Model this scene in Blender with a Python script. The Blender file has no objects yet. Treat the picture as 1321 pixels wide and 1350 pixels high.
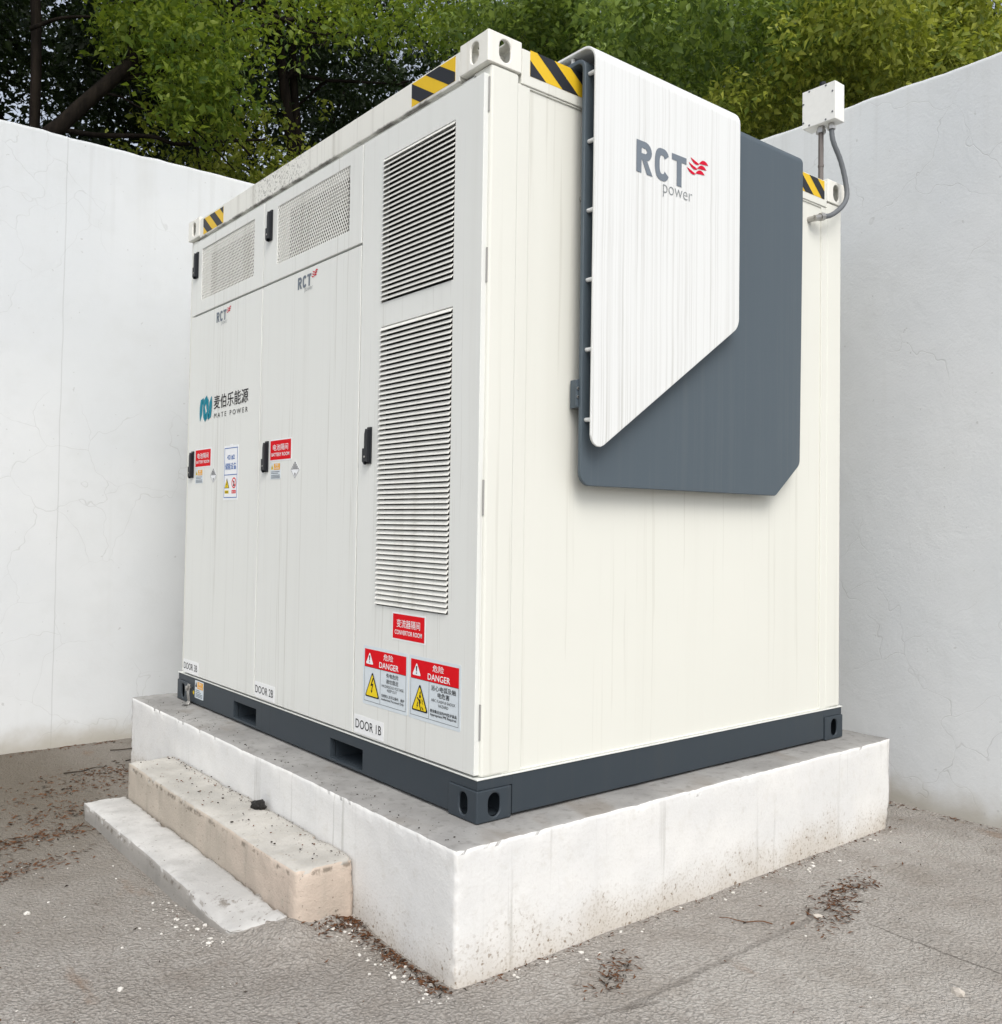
import bpy, bmesh, math, random
import numpy as np
from math import sin, cos, pi, radians
from mathutils import Vector, Matrix, noise

SC = bpy.context.scene
COL = SC.collection
random.seed(7)
RNG = np.random.default_rng(7)

# ------------------------------------------------------------------ camera
CP = Vector((-2.0924, -2.6490, 1.0867))
YAW, PITCH, ROLL, FPX, PX, PY = -0.6748, 0.0290, 0.0150, 1223.54, 642.36, 655.82
cam_d = bpy.data.cameras.new('camera')
cam = bpy.data.objects.new('camera', cam_d)
COL.objects.link(cam)
fw = Vector((-sin(YAW)*cos(PITCH), cos(YAW)*cos(PITCH), sin(PITCH)))
rt = Vector((cos(YAW), sin(YAW), 0)); up = rt.cross(fw)
r2 = rt*cos(ROLL)+up*sin(ROLL); u2 = up*cos(ROLL)-rt*sin(ROLL)
M = Matrix((r2, u2, -fw)).transposed().to_4x4(); M.translation = CP
cam.matrix_world = M
cam_d.sensor_fit = 'AUTO'; cam_d.sensor_width = 36
cam_d.lens = FPX/1350*36
cam_d.shift_x = (1321/2-PX)/1350
cam_d.shift_y = (PY-1350/2)/1350
cam_d.clip_start = 0.05; cam_d.clip_end = 600
SC.camera = cam

# ------------------------------------------------------------------ light
SUN_EL, SUN_AZ = radians(48), radians(207)     # azimuth clockwise from +y: from behind the camera, almost over its shoulder
w = bpy.data.worlds.new('World'); SC.world = w; w.use_nodes = True
wn = w.node_tree; bg = wn.nodes['Background']
sky = wn.nodes.new('ShaderNodeTexSky'); sky.sky_type = 'NISHITA'; sky.sun_disc = False
sky.sun_elevation = SUN_EL; sky.sun_rotation = SUN_AZ
sky.air_density = 1.0; sky.dust_density = 3.0; sky.ozone_density = 1.0
hs = wn.nodes.new('ShaderNodeHueSaturation'); hs.inputs['Saturation'].default_value = .42      # thin bright cloud
wn.links.new(sky.outputs[0], hs.inputs['Color']); wn.links.new(hs.outputs[0], bg.inputs[0]); bg.inputs[1].default_value = 0.14
sd = bpy.data.lights.new('sun', 'SUN'); sd.energy = 1.15; sd.angle = radians(36); sd.color = (1, .965, .905)
sun = bpy.data.objects.new('sun', sd); COL.objects.link(sun)
sv = Vector((sin(SUN_AZ)*cos(SUN_EL), cos(SUN_AZ)*cos(SUN_EL), sin(SUN_EL)))
sun.rotation_euler = sv.to_track_quat('Z', 'Y').to_euler(); sun.location = (0, -6, 12)
SC.view_settings.view_transform = 'Standard'; SC.view_settings.look = 'None'
SC.view_settings.gamma = 1; SC.view_settings.exposure = 0.58
SC.view_settings.use_curve_mapping = False
SC.cycles.max_bounces = 6; SC.cycles.diffuse_bounces = 3; SC.cycles.transmission_bounces = 3

# ------------------------------------------------------------------ material helpers
class G:
    def __init__(s, name, rough=.6, spec=.3):
        s.m = bpy.data.materials.new(name); s.m.use_nodes = True
        s.t = s.m.node_tree; s.b = s.t.nodes['Principled BSDF']
        s.b.inputs['Roughness'].default_value = rough
        s.b.inputs['Specular IOR Level'].default_value = spec
    def n(s, typ, ins=None, **kw):
        nd = s.t.nodes.new('ShaderNode'+typ)
        for k, v in kw.items(): setattr(nd, k, v)
        for k, v in (ins or {}).items():
            s.put(nd.inputs[k], v)
        return nd
    def put(s, sock, v):
        if isinstance(v, bpy.types.NodeSocket): s.t.links.new(v, sock)
        else: sock.default_value = v
    def pos(s): return s.n('NewGeometry').outputs['Position']
    def obj(s): return s.n('TexCoord').outputs['Object']
    def map(s, vec, scale=(1,1,1), loc=(0,0,0)):
        return s.n('Mapping', {'Vector': vec, 'Scale': scale, 'Location': loc}).outputs[0]
    def noise(s, vec, scale=5, detail=3, rough=.55, dist=0, out='Fac'):
        return s.n('TexNoise', {'Vector': vec, 'Scale': scale, 'Detail': detail, 'Roughness': rough, 'Distortion': dist}).outputs[out]
    def ramp(s, fac, a, b, lo=0., hi=1.):
        return s.n('MapRange', {'Value': fac, 'From Min': a, 'From Max': b, 'To Min': lo, 'To Max': hi}, interpolation_type='SMOOTHSTEP').outputs[0]
    def mix(s, f, a, b, blend='MIX'):
        nd = s.n('Mix', data_type='RGBA', blend_type=blend)
        s.put(nd.inputs['Factor'], f); s.put(nd.inputs['A'], a); s.put(nd.inputs['B'], b)
        return nd.outputs['Result']
    def math(s, op, a, b=0.):
        nd = s.n('Math', operation=op); s.put(nd.inputs[0], a); s.put(nd.inputs[1], b); return nd.outputs[0]
    def xyz(s, v): return s.n('SeparateXYZ', {'Vector': v}).outputs
    def bump(s, h, strength=.3, dist=.01):
        return s.n('Bump', {'Height': h, 'Strength': strength, 'Distance': dist}).outputs[0]
    def done(s, color=None, normal=None, rough=None):
        if color is not None: s.put(s.b.inputs['Base Color'], color)
        if normal is not None: s.put(s.b.inputs['Normal'], normal)
        if rough is not None: s.put(s.b.inputs['Roughness'], rough)
        return s.m

def c4(r, g=None, b=None):
    if g is None: g = b = r
    return (r, g, b, 1)

def flat(name, col, rough=.5, spec=.3, metal=0.):
    g = G(name, rough, spec); g.b.inputs['Metallic'].default_value = metal
    v = g.noise(g.pos(), 35, 3)
    return g.done(g.mix(g.ramp(v, .3, .7, 0, .12), c4(*col), c4(*[c*.7 for c in col])))

def paint(name, base, dirt, fine=60., amount=.25, soft=.2, thin=.35, rough=.45):
    """painted sheet metal with rain streaks running down"""
    g = G(name, rough, .35); p = g.pos()
    wob = g.noise(g.map(p, (1, 1, 1.3)), 1.6, 2, out='Color')
    pw = g.n('VectorMath', {0: p, 1: g.n('VectorMath', {0: wob, 'Scale': .022}, operation='SCALE').outputs[0]}, operation='ADD').outputs[0]
    s1 = g.noise(g.map(pw, (fine*.28, fine*.28, .35)), 1, 3, .6)
    s2 = g.noise(g.map(pw, (fine, fine, .55), (3, 7, 1)), 1, 2, .5)
    patch = g.noise(g.map(p, (1.4, 1.4, .5), (2, 5, 3)), 1.3, 3)
    soft_m = g.math('MULTIPLY', g.ramp(s1, .48, .78), g.ramp(patch, .3, .7, .35, 1))
    thin_m = g.math('MULTIPLY', g.ramp(s2, .60, .72), g.ramp(patch, .35, .65, .25, 1))
    speck = g.ramp(g.noise(p, 160, 2), .70, .78)
    f = g.math('ADD', g.math('MULTIPLY', soft_m, soft), g.math('MULTIPLY', thin_m, thin))
    f = g.math('ADD', f, g.math('MULTIPLY', speck, .12))
    big = g.noise(p, .9, 3)
    b2 = g.mix(g.ramp(big, .3, .7, 0, .5), c4(*base), c4(*[c*.965 for c in base]))
    col = g.mix(g.math('MULTIPLY', f, 1.), b2, c4(*dirt))
    h = g.noise(p, 3.5, 2)
    return g.done(col, g.bump(h, .05, .02), g.ramp(f, 0, .5, rough, .7))

M_PAINT = paint('painted steel', (.70, .715, .688), (.35, .335, .29), 60, soft=.11, thin=.32)
M_PAINT_END = paint('painted steel end', (.695, .70, .645), (.40, .39, .33), 34, soft=.05, thin=.26)
def rail_paint():
    m = paint('painted rail', (.74, .74, .69), (.24, .22, .18), 50, soft=.45, thin=.35); t = m.node_tree
    g = G.__new__(G); g.m = m; g.t = t; g.b = t.nodes['Principled BSDF']; p = g.pos(); o = g.xyz(p)
    src = g.b.inputs['Base Color'].links[0].from_socket
    # mildew: along the lower seam and in one patch on the long side
    seam = g.ramp(g.math('ADD', o[2], g.math('MULTIPLY', g.noise(p, 30, 3), .02)), 2.793, 2.806, 1, 0)
    dx = g.math('ABSOLUTE', g.math('SUBTRACT', o[1], 1.72)); patch = g.ramp(dx, .1, .42, 1, 0)
    sp = g.math('MULTIPLY', g.ramp(g.noise(p, 75, 4, .7), .53, .62), patch)
    f = g.math('MAXIMUM', g.math('MULTIPLY', seam, g.ramp(g.noise(p, 6, 3), .4, .6, .15, .9)), g.math('MULTIPLY', sp, .75))
    g.done(g.mix(f, src, c4(.075, .068, .058))); return m
M_RAIL = rail_paint()
def cover_paint():
    g = G('white cover paint', .42, .35); p = g.pos(); o = g.xyz(p)
    wob = g.noise(g.map(p, (1.2, 1.2, 1.5)), 1.8, 3, out='Color')
    pw = g.n('VectorMath', {0: p, 1: g.n('VectorMath', {0: wob, 'Scale': .02}, operation='SCALE').outputs[0]}, operation='ADD').outputs[0]
    fine = g.ramp(g.noise(g.map(pw, (128, 26, .28)), 1, 2, .5), .49, .63)
    fade = g.ramp(g.noise(g.map(p, (5, 5, .7)), 1, 3), .32, .62, .3, 1)
    long_ = g.ramp(g.noise(g.map(pw, (80, 18, .20), (5, 1, 2)), 1, 2), .60, .65)
    low = g.ramp(o[2], 1.4, 2.95, 1, .45)                  # rain water has carried the grime to the lower edge
    f = g.math('MULTIPLY', g.math('ADD', g.math('MULTIPLY', fine, .40), g.math('MULTIPLY', long_, .36)), g.math('MULTIPLY', fade, low))
    return g.done(g.mix(f, c4(.705, .72, .715), c4(.31, .30, .265)), g.bump(g.noise(p, 3, 2), .05, .02))
M_COVER = cover_paint()
M_DARKCOV = paint('slate cover paint', (.075, .098, .118), (.13, .15, .16), 90, soft=.25, thin=.35, rough=.5)
M_BASE = paint('dark slate base paint', (.034, .045, .056), (.06, .065, .065), 30, soft=.3, thin=.2, rough=.5)
M_INNER = flat('dark interior', (.012, .012, .012), .9, .1)
M_FILTER = flat('dusty filter cloth', (.045, .044, .042), .95, .05)
M_LOUV = paint('louvre paint', (.74, .74, .70), (.30, .28, .22), 40, soft=.35, thin=.25)
M_BLACK = flat('black plastic', (.012, .014, .018), .45)
M_CAST = paint('casting paint', (.76, .755, .70), (.45, .38, .24), 30, soft=.35, thin=.2)
M_YEL = flat('yellow tape', (.72, .47, .02), .45)
M_NAVY = flat('black tape', (.022, .024, .03), .45)
M_STEEL = flat('zinc steel', (.42, .41, .39), .35, .5, .8)
M_POLE = flat('weathered pipe', (.17, .15, .14), .5, .4, .4)
M_BOXW = flat('white enamel', (.78, .78, .75), .4)
M_COND = flat('grey conduit', (.13, .14, .15), .5)
M_RUBBER = flat('grey gasket', (.30, .30, .29), .7)
M_RED = flat('red print', (.66, .003, .010), .6, .12)
M_WHITEP = flat('white print', (.80, .82, .84), .6, .12)
M_BLACKP = flat('black print', (.015, .015, .018), .6, .12)
M_GREYP = flat('grey print', (.17, .20, .235), .6, .12)
M_GREYT = flat('light grey print', (.24, .26, .27), .6, .12)
M_REDLOGO = flat('crimson print', (.58, .008, .035), .6, .12)
M_TEAL = flat('teal print', (.012, .22, .30), .6, .12)
M_BLUE = flat('blue print', (.02, .12, .40), .6, .12)
M_YELP = flat('yellow print', (.80, .60, .02), .6, .12)
M_ORANGE = flat('orange print', (.78, .40, .05), .6, .12)
M_FILM = flat('clear sticker film', (.80, .815, .82), .35, .3)
M_SILVER = flat('silver sticker', (.62, .68, .72), .35)

def plaster(name, base, low=-0.456):
    g = G(name, .85, .15); p = g.pos(); o = g.xyz(p)
    d = g.noise(p, 2.4, 3, .5, out='Color')
    pw = g.n('VectorMath', {0: p, 1: g.n('VectorMath', {0: d, 'Scale': .5}, operation='SCALE').outputs[0]}, operation='ADD').outputs[0]
    vo = g.n('TexVoronoi', {'Vector': pw, 'Scale': 1.9}, feature='DISTANCE_TO_EDGE').outputs['Distance']
    cm = g.math('MULTIPLY', g.ramp(vo, .0008, .0050, 1, 0), g.ramp(g.noise(p, .9, 2), .43, .56))
    big = g.noise(p, .8, 4); med = g.noise(p, 6, 4)
    col = g.mix(g.ramp(big, .3, .7), c4(*base), c4(base[0]*.93, base[1]*.94, base[2]*.95))
    col = g.mix(g.ramp(med, .45, .75, 0, .18), col, c4(base[0]*.82, base[1]*.82, base[2]*.80))
    st = g.noise(g.map(p, (7, 7, .35)), 1, 3)
    col = g.mix(g.ramp(st, .58, .8, 0, .16), col, c4(.45, .45, .42))
    rs = g.math('MULTIPLY', g.ramp(g.noise(g.map(p, (16, 16, .5)), 1, 3), .52, .72), g.ramp(o[2], 2.7, 3.66, 0, .14))
    col = g.mix(rs, col, c4(.36, .36, .34))
    col = g.mix(g.math('MULTIPLY', cm, .27), col, c4(.33, .33, .32))
    ln = g.math('MULTIPLY', g.ramp(g.math('ABSOLUTE', g.math('ADD', o[0], g.math('ADD', .43, g.math('MULTIPLY', g.noise(p, 3, 3), .02)))), .001, .005, .4, 0), g.ramp(o[1], 3.9, 4.0))
    col = g.mix(ln, col, c4(.36, .37, .37))                  # old shutter joint in the left wall
    # splash dirt just above the ground
    hgt = g.math('SUBTRACT', o[2], low)
    hn = g.math('ADD', hgt, g.math('MULTIPLY', g.math('SUBTRACT', g.noise(p, 5, 4), .5), .22))
    sp = g.ramp(hn, .0, .20, .75, 0)
    col = g.mix(sp, col, c4(.36, .33, .27))
    pock = g.ramp(g.noise(p, 26, 2), .73, .77)
    col = g.mix(g.math('MULTIPLY', pock, .35), col, c4(.3, .3, .29))
    h = g.math('ADD', g.math('MULTIPLY', g.noise(pw, 3.2, 5, .6), 1.0), g.math('MULTIPLY', g.noise(p, 70, 4), .22))
    h = g.math('SUBTRACT', h, g.math('MULTIPLY', cm, .15))
    return g.done(col, g.bump(h, .3, .014))
M_WALL = plaster('white plaster', (.655, .675, .685))
M_WALLTOP = None

def plinth_mat():
    g = G('whitewashed concrete', .85, .15); p = g.pos(); o = g.xyz(p)
    nz = g.xyz(g.n('NewGeometry').outputs['True Normal'])[2]
    n1 = g.noise(p, 3, 5); n2 = g.noise(p, 22, 4); n3 = g.noise(p, 90, 3)
    # bare trowelled top
    top = g.mix(g.ramp(n1, .3, .7), c4(.245, .242, .235), c4(.335, .332, .322))
    top = g.mix(g.ramp(n2, .5, .75, 0, .45), top, c4(.125, .12, .112))
    top = g.mix(g.ramp(g.noise(g.map(p, (2.2, 1.3, 1)), 1.4, 3), .52, .68, 0, .5), top, c4(.17, .145, .115))
    # limewashed side
    side = g.mix(g.ramp(n1, .3, .7), c4(.72, .72, .705), c4(.66, .665, .66))
    stv = g.map(p, (26, 26, .9))
    stm = g.math('MULTIPLY', g.ramp(g.noise(stv, 1, 3), .57, .72), g.ramp(g.noise(g.map(p, (1.6, 1.6, .4), (4, 1, 0)), 1.3, 2), .45, .62))
    side = g.mix(g.math('MULTIPLY', stm, .5), side, c4(.36, .355, .33))
    side = g.mix(g.ramp(n2, .52, .78, 0, .24), side, c4(.5, .48, .43))
    hz = g.math('ADD', g.math('ADD', o[2], .456), g.math('MULTIPLY', g.math('SUBTRACT', g.noise(p, 4, 4), .5), .30))
    side = g.mix(g.ramp(hz, -.06, .19, .7, 0), side, c4(.47, .42, .355))
    side = g.mix(g.math('MULTIPLY', g.ramp(n3, .50, .66), g.ramp(hz, .0, .22, .5, .05)), side, c4(.33, .285, .23))
    pk = g.math('MULTIPLY', g.ramp(g.noise(p, 48, 2), .62, .70), g.ramp(hz, .02, .20, .9, .05))
    side = g.mix(pk, side, c4(.22, .17, .12))
    m = g.ramp(g.math('ADD', nz, g.math('MULTIPLY', g.math('SUBTRACT', n2, .5), .5)), .35, .6)
    hole = g.ramp(g.noise(p, 34, 2), .68, .72)
    h = g.math('ADD', g.math('MULTIPLY', n2, .4), g.math('MULTIPLY', n3, .35))
    return g.done(g.mix(m, side, top), g.bump(h, .32, .010))
M_PLINTH = plinth_mat()

def step_mat(name, topc, sidec, stain):
    g = G(name, .9, .12); p = g.pos(); o = g.xyz(p)
    nz = g.xyz(g.n('NewGeometry').outputs['True Normal'])[2]
    n1 = g.noise(p, 4, 4); n2 = g.noise(p, 25, 4); n3 = g.noise(p, 110, 3)
    top = g.mix(g.ramp(n1, .35, .7), c4(*topc), c4(*[c*.75 for c in topc]))
    side = g.mix(g.ramp(n1, .35, .7), c4(*sidec), c4(*[c*.8 for c in sidec]))
    m = g.ramp(g.math('ADD', nz, g.math('MULTIPLY', g.math('SUBTRACT', n2, .5), .6)), .35, .65)
    side = g.mix(g.math('MULTIPLY', g.ramp(g.math('ADD', o[1], g.math('MULTIPLY', n1, .9)), 0.75, 2.0), .65), side, c4(*stain))
    col = g.mix(m, side, top)
    col = g.mix(g.ramp(n2, .56, .76, 0, .5), col, c4(*stain))
    z_top = -.203 if 'peach' in name else -.372
    arr = g.ramp(g.math('ABSOLUTE', g.math('SUBTRACT', o[2], z_top-.024)), .003, .015, 1, 0)
    arr = g.math('MULTIPLY', arr, g.ramp(g.noise(p, 18, 4, .65), .50, .60))
    col = g.mix(g.math('MULTIPLY', arr, .7), col, c4(.13, .11, .085))
    drip = g.math('MULTIPLY', g.ramp(g.noise(g.map(p, (12, 12, 1.6)), 1, 4), .50, .70), g.ramp(nz, .3, .7, .5, .12))
    col = g.mix(drip, col, c4(*[c*.75 for c in stain]))
    pk = g.ramp(g.noise(p, 55, 2), .68, .73)
    col = g.mix(g.math('MULTIPLY', pk, .6), col, c4(.10, .085, .065))
    h = g.math('ADD', g.math('MULTIPLY', n2, .6), g.math('MULTIPLY', n3, .4))
    return g.done(col, g.bump(h, .5, .012))
M_STEP_U = step_mat('peach rendered concrete', (.50, .485, .45), (.58, .49, .415), (.40, .37, .315))
M_STEP_L = step_mat('bare grey concrete', (.54, .535, .52), (.31, .293, .27), (.33, .32, .30))

def ground_mat():
    g = G('rough concrete yard', .92, .12); p = g.pos(); o = g.xyz(p)
    n1 = g.noise(p, 1.1, 4); n2 = g.noise(p, 7, 4); n3 = g.noise(p, 70, 3, .6)
    vo = g.n('TexVoronoi', {'Vector': g.n('VectorMath', {0: p, 1: g.n('VectorMath', {0: g.noise(p, 30, 2, out='Color'), 'Scale': .03}, operation='SCALE').outputs[0]}, operation='ADD').outputs[0], 'Scale': 78}, feature='F1').outputs['Distance']
    col = g.mix(g.ramp(n1, .35, .65), c4(.375, .357, .333), c4(.285, .265, .242))
    col = g.mix(g.ramp(n2, .45, .72, 0, .5), col, c4(.225, .20, .175))
    col = g.mix(g.ramp(n2, .28, .42, .35, 0), col, c4(.42, .395, .36))
    col = g.mix(g.ramp(vo, .30, .70, 0, .55), col, g.mix(g.ramp(g.noise(p, .8, 3), .35, .65), c4(.26, .24, .215), c4(.15, .135, .118)))
    col = g.mix(g.ramp(n3, .35, .75, 0, .35), col, c4(.47, .445, .41))
    col = g.mix(g.math('MULTIPLY', g.ramp(g.noise(g.map(p, (1, 1, 1), (7, 2, 0)), 2.3, 4, .6), .54, .66), .35), col, c4(.21, .185, .158))
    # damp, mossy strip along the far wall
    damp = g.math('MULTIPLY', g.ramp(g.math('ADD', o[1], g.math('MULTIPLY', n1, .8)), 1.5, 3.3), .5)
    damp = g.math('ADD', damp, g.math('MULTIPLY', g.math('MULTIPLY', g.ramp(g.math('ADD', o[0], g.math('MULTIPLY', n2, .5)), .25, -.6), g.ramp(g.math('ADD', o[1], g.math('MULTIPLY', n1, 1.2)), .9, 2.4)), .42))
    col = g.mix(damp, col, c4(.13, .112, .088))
    # rusty leaf stains
    ru = g.noise(g.map(p, (2.6, 1.0, 1), (1, 3, 0)), 1.5, 5, .62)
    col = g.mix(g.math('MULTIPLY', g.ramp(ru, .62, .74), .55), col, c4(.20, .125, .075))
    fleck = g.ramp(g.noise(p, 120, 2), .715, .74)
    col = g.mix(g.math('MULTIPLY', fleck, .7), col, c4(.55, .54, .51))
    # hairline joints in the screed
    def seg(ax, ay, bx, by, wd):
        dx, dy = bx-ax, by-ay; L = math.hypot(dx, dy); nx, ny = -dy/L, dx/L
        wob = g.math('MULTIPLY', g.math('SUBTRACT', g.noise(p, 9, 3), .5), .05)
        dist = g.math('ADD', g.math('ADD', g.math('MULTIPLY', o[0], nx), g.math('MULTIPLY', o[1], ny)), -(ax*nx+ay*ny))
        dist = g.math('ABSOLUTE', g.math('ADD', dist, wob))
        t = g.math('ADD', g.math('ADD', g.math('MULTIPLY', o[0], dx/L), g.math('MULTIPLY', o[1], dy/L)), -(ax*dx/L+ay*dy/L))
        m = g.math('MULTIPLY', g.ramp(t, -.05, .05), g.ramp(t, L-.05, L+.05, 1, 0))
        return g.math('MULTIPLY', g.ramp(dist, wd*.3, wd, 1, 0), m)
    j1 = seg(1.40, -.74, 1.36, -2.2, .007)
    j2 = seg(.15, -.58, 1.5, -.55, .022)
    j3 = seg(-1.3, -.2, .3, -.62, .012)
    jj = g.math('ADD', g.math('MULTIPLY', j1, .6), g.math('ADD', g.math('MULTIPLY', j2, .30), g.math('MULTIPLY', j3, .35)))
    col = g.mix(jj, col, c4(.075, .065, .055))
    h = g.math('ADD', g.math('MULTIPLY', vo, -.9), g.math('ADD', g.math('MULTIPLY', n2, .9), g.math('MULTIPLY', n3, .45)))
    h = g.math('SUBTRACT', h, g.math('MULTIPLY', jj, .5))
    return g.done(col, g.bump(h, .8, .013))
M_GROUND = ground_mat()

def leaf_mat(name, a, b, trans=.35):
    g = G(name, .5, .35)
    r = g.n('NewGeometry').outputs['Random Per Island']
    col = g.mix(g.math('POWER', r, 1.7), c4(*a), c4(*b))
    g.put(g.b.inputs['Base Color'], col)
    tr = g.n('BsdfTranslucent', {'Color': g.mix(.5, col, c4(b[0]*1.6, b[1]*1.6, b[2]*.8))})
    ms = g.n('MixShader', {0: trans, 1: g.b.outputs[0], 2: tr.outputs[0]})
    out = g.t.nodes['Material Output']; g.t.links.new(ms.outputs[0], out.inputs[0])
    return g.m
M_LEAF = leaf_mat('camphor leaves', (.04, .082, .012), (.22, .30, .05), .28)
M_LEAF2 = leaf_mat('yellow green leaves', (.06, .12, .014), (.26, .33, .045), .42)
M_LEAF4 = leaf_mat('sun toned leaves', (.085, .135, .017), (.40, .43, .075), .38)  # brighter and yellower; sunlight is put into the leaf colour
M_LEAF3 = leaf_mat('shade toned leaves', (.010, .024, .007), (.034, .06, .013), .2)  # very dark green; canopy shade is put into the leaf colour
def bark_mat():
    g = G('bark', .95, .1); p = g.pos()
    n = g.noise(g.map(p, (14, 14, 2.5)), 1, 4)
    return g.done(g.mix(g.ramp(n, .3, .7), c4(.009, .0075, .0065), c4(.024, .019, .015)), g.bump(n, .8, .03))  # near black bark, with the shade of the canopy put into its colour
M_BARK = bark_mat()
M_LITTER = flat('brown leaf litter', (.13, .062, .032), .9, .1)
M_TWIG = flat('dark twig', (.035, .026, .02), .9, .1)
M_FLAKE = flat('plaster flake', (.62, .60, .56), .9, .1)
M_STONE = flat('pale stone', (.50, .46, .41), .9, .1)
M_LUMP = flat('black lump', (.012, .011, .01), .6)

# ------------------------------------------------------------------ mesh helpers
def link(name, me, parent=None, kind=None, label=None):
    o = bpy.data.objects.new(name, me); COL.objects.link(o)
    if parent: o.parent = parent
    if kind: o['kind'] = kind
    if label: o['label'] = label
    return o
def tag(o, label, cat, group=None, kind=None):
    o['label'] = label; o['category'] = cat
    if group: o['group'] = group
    if kind: o['kind'] = kind
    return o
def empty(name, loc=(0, 0, 0)):
    o = bpy.data.objects.new(name, None); COL.objects.link(o); o.location = loc
    o.empty_display_size = .1; return o

class MB:
    """collects geometry for one mesh object, several materials allowed"""
    def __init__(s): s.v = []; s.f = []; s.mi = []; s.mats = []
    def m(s, mat):
        if mat not in s.mats: s.mats.append(mat)
        return s.mats.index(mat)
    def add(s, vs, fs, mat):
        k = len(s.v); i = s.m(mat)
        s.v += [tuple(v) for v in vs]; s.f += [tuple(a+k for a in f) for f in fs]; s.mi += [i]*len(fs)
    def box(s, x0, x1, y0, y1, z0, z1, mat):
        vs = [(x, y, z) for x in (x0, x1) for y in (y0, y1) for z in (z0, z1)]
        s.add(vs, [(0,1,3,2),(4,6,7,5),(0,4,5,1),(2,3,7,6),(0,2,6,4),(1,5,7,3)], mat)
    def tube(s, pts, rad, mat, n=8, cap=True):
        pts = [Vector(p) for p in pts]; rs = rad if isinstance(rad, (list, tuple)) else [rad]*len(pts)
        vs = []; fs = []; prev = None
        for i, p in enumerate(pts):
            d = (pts[min(i+1, len(pts)-1)]-pts[max(i-1, 0)]).normalized()
            a = d.orthogonal().normalized() if prev is None else (prev-d*prev.dot(d)).normalized()
            prev = a; b = d.cross(a)
            vs += [p+(a*cos(2*pi*k/n)+b*sin(2*pi*k/n))*rs[i] for k in range(n)]
        for i in range(len(pts)-1):
            fs += [(i*n+k, i*n+(k+1) % n, (i+1)*n+(k+1) % n, (i+1)*n+k) for k in range(n)]
        if cap: fs += [tuple(range(n))[::-1], tuple((len(pts)-1)*n+k for k in range(n))]
        s.add(vs, fs, mat)
    def prism(s, poly, mat, thick, frame):
        """poly in (u,v), frame(u,v,w) -> world"""
        n = len(poly)
        vs = [frame(u, v, 0) for u, v in poly]+[frame(u, v, thick) for u, v in poly]
        fs = [tuple(range(n)), tuple(range(n, 2*n))[::-1]]+[(k, k+n, (k+1) % n+n, (k+1) % n) for k in range(n)]
        s.add(vs, fs, mat)
    def mesh(s, name, fix=True):
        me = bpy.data.meshes.new(name); me.from_pydata(s.v, [], s.f)
        for m in s.mats: me.materials.append(m)
        me.polygons.foreach_set('material_index', s.mi)
        if fix:
            bm = bmesh.new(); bm.from_mesh(me); bmesh.ops.recalc_face_normals(bm, faces=bm.faces); bm.to_mesh(me); bm.free()
        me.update(); return me
    def build(s, name, parent=None, label=None, bevel=0., seg=2, smooth=False, fix=True):
        o = link(name, s.mesh(name, fix), parent, label=label)
        if bevel:
            b = o.modifiers.new('bevel', 'BEVEL'); b.width = bevel; b.segments = seg; b.limit_method = 'ANGLE'; b.angle_limit = radians(40)
            b.use_clamp_overlap = True
        if smooth or bevel:
            for p in o.data.polygons: p.use_smooth = True
            if bevel:
                w_ = o.modifiers.new('weighted', 'WEIGHTED_NORMAL'); w_.keep_sharp = True
        return o

def sheet(mb, us, vs, holes, thick, mat, frame):
    """plate on a grid with rectangular holes: holes = set of (i,j) cells"""
    nu, nv = len(us)-1, len(vs)-1
    P = []; idx = {}
    def vi(i, j, k):
        if (i, j, k) not in idx: idx[(i, j, k)] = len(P); P.append(frame(us[i], vs[j], k*thick))
        return idx[(i, j, k)]
    F = []
    solid = lambda i, j: 0 <= i < nu and 0 <= j < nv and (i, j) not in holes
    for i in range(nu):
        for j in range(nv):
            if not solid(i, j): continue
            for k in (0, 1):
                q = (vi(i, j, k), vi(i+1, j, k), vi(i+1, j+1, k), vi(i, j+1, k)); F.append(q if k else q[::-1])
            for (a, b, di, dj) in (((i, j), (i+1, j), 0, -1), ((i+1, j), (i+1, j+1), 1, 0), ((i+1, j+1), (i, j+1), 0, 1), ((i, j+1), (i, j), -1, 0)):
                if not solid(i+di, j+dj): F.append((vi(*a, 0), vi(*b, 0), vi(*b, 1), vi(*a, 1)))
    mb.add(P, F, mat)

# frames: (u to the right as seen, v up, w outward) -> world
def LF(y0, z0, x=0.): return lambda u, v, w=0: (x-w, y0-u, z0+v)      # long door side, faces -x
def RF(x0, z0, y=0.): return lambda u, v, w=0: (x0+u, y-w, z0+v)      # end wall, faces -y

def arc(cx, cy, rx, ry, a0, a1, n):
    return [(cx+rx*cos(radians(a0+(a1-a0)*k/n)), cy+ry*sin(radians(a0+(a1-a0)*k/n))) for k in range(n+1)]

def rounded(poly_r, n=5):
    """polygon [(x,y,r)] -> rounded outline"""
    out = []; N = len(poly_r)
    for i in range(N):
        p0, p1, p2 = Vector(poly_r[i-1][:2]), Vector(poly_r[i][:2]), Vector(poly_r[(i+1) % N][:2]); r = poly_r[i][2]
        if r <= 0: out.append(tuple(p1)); continue
        a = (p0-p1).normalized(); b = (p2-p1).normalized(); ang = a.angle(b)/2
        t = r/math.tan(ang); c = p1+(a+b).normalized()*(r/sin(ang))
        s0 = p1+a*t-c; s1 = p1+b*t-c
        a0 = math.atan2(s0.y, s0.x); a1 = math.atan2(s1.y, s1.x); d = (a1-a0+pi) % (2*pi)-pi
        out += [(c.x+r*cos(a0+d*k/n), c.y+r*sin(a0+d*k/n)) for k in range(n+1)]
    return out

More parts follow.
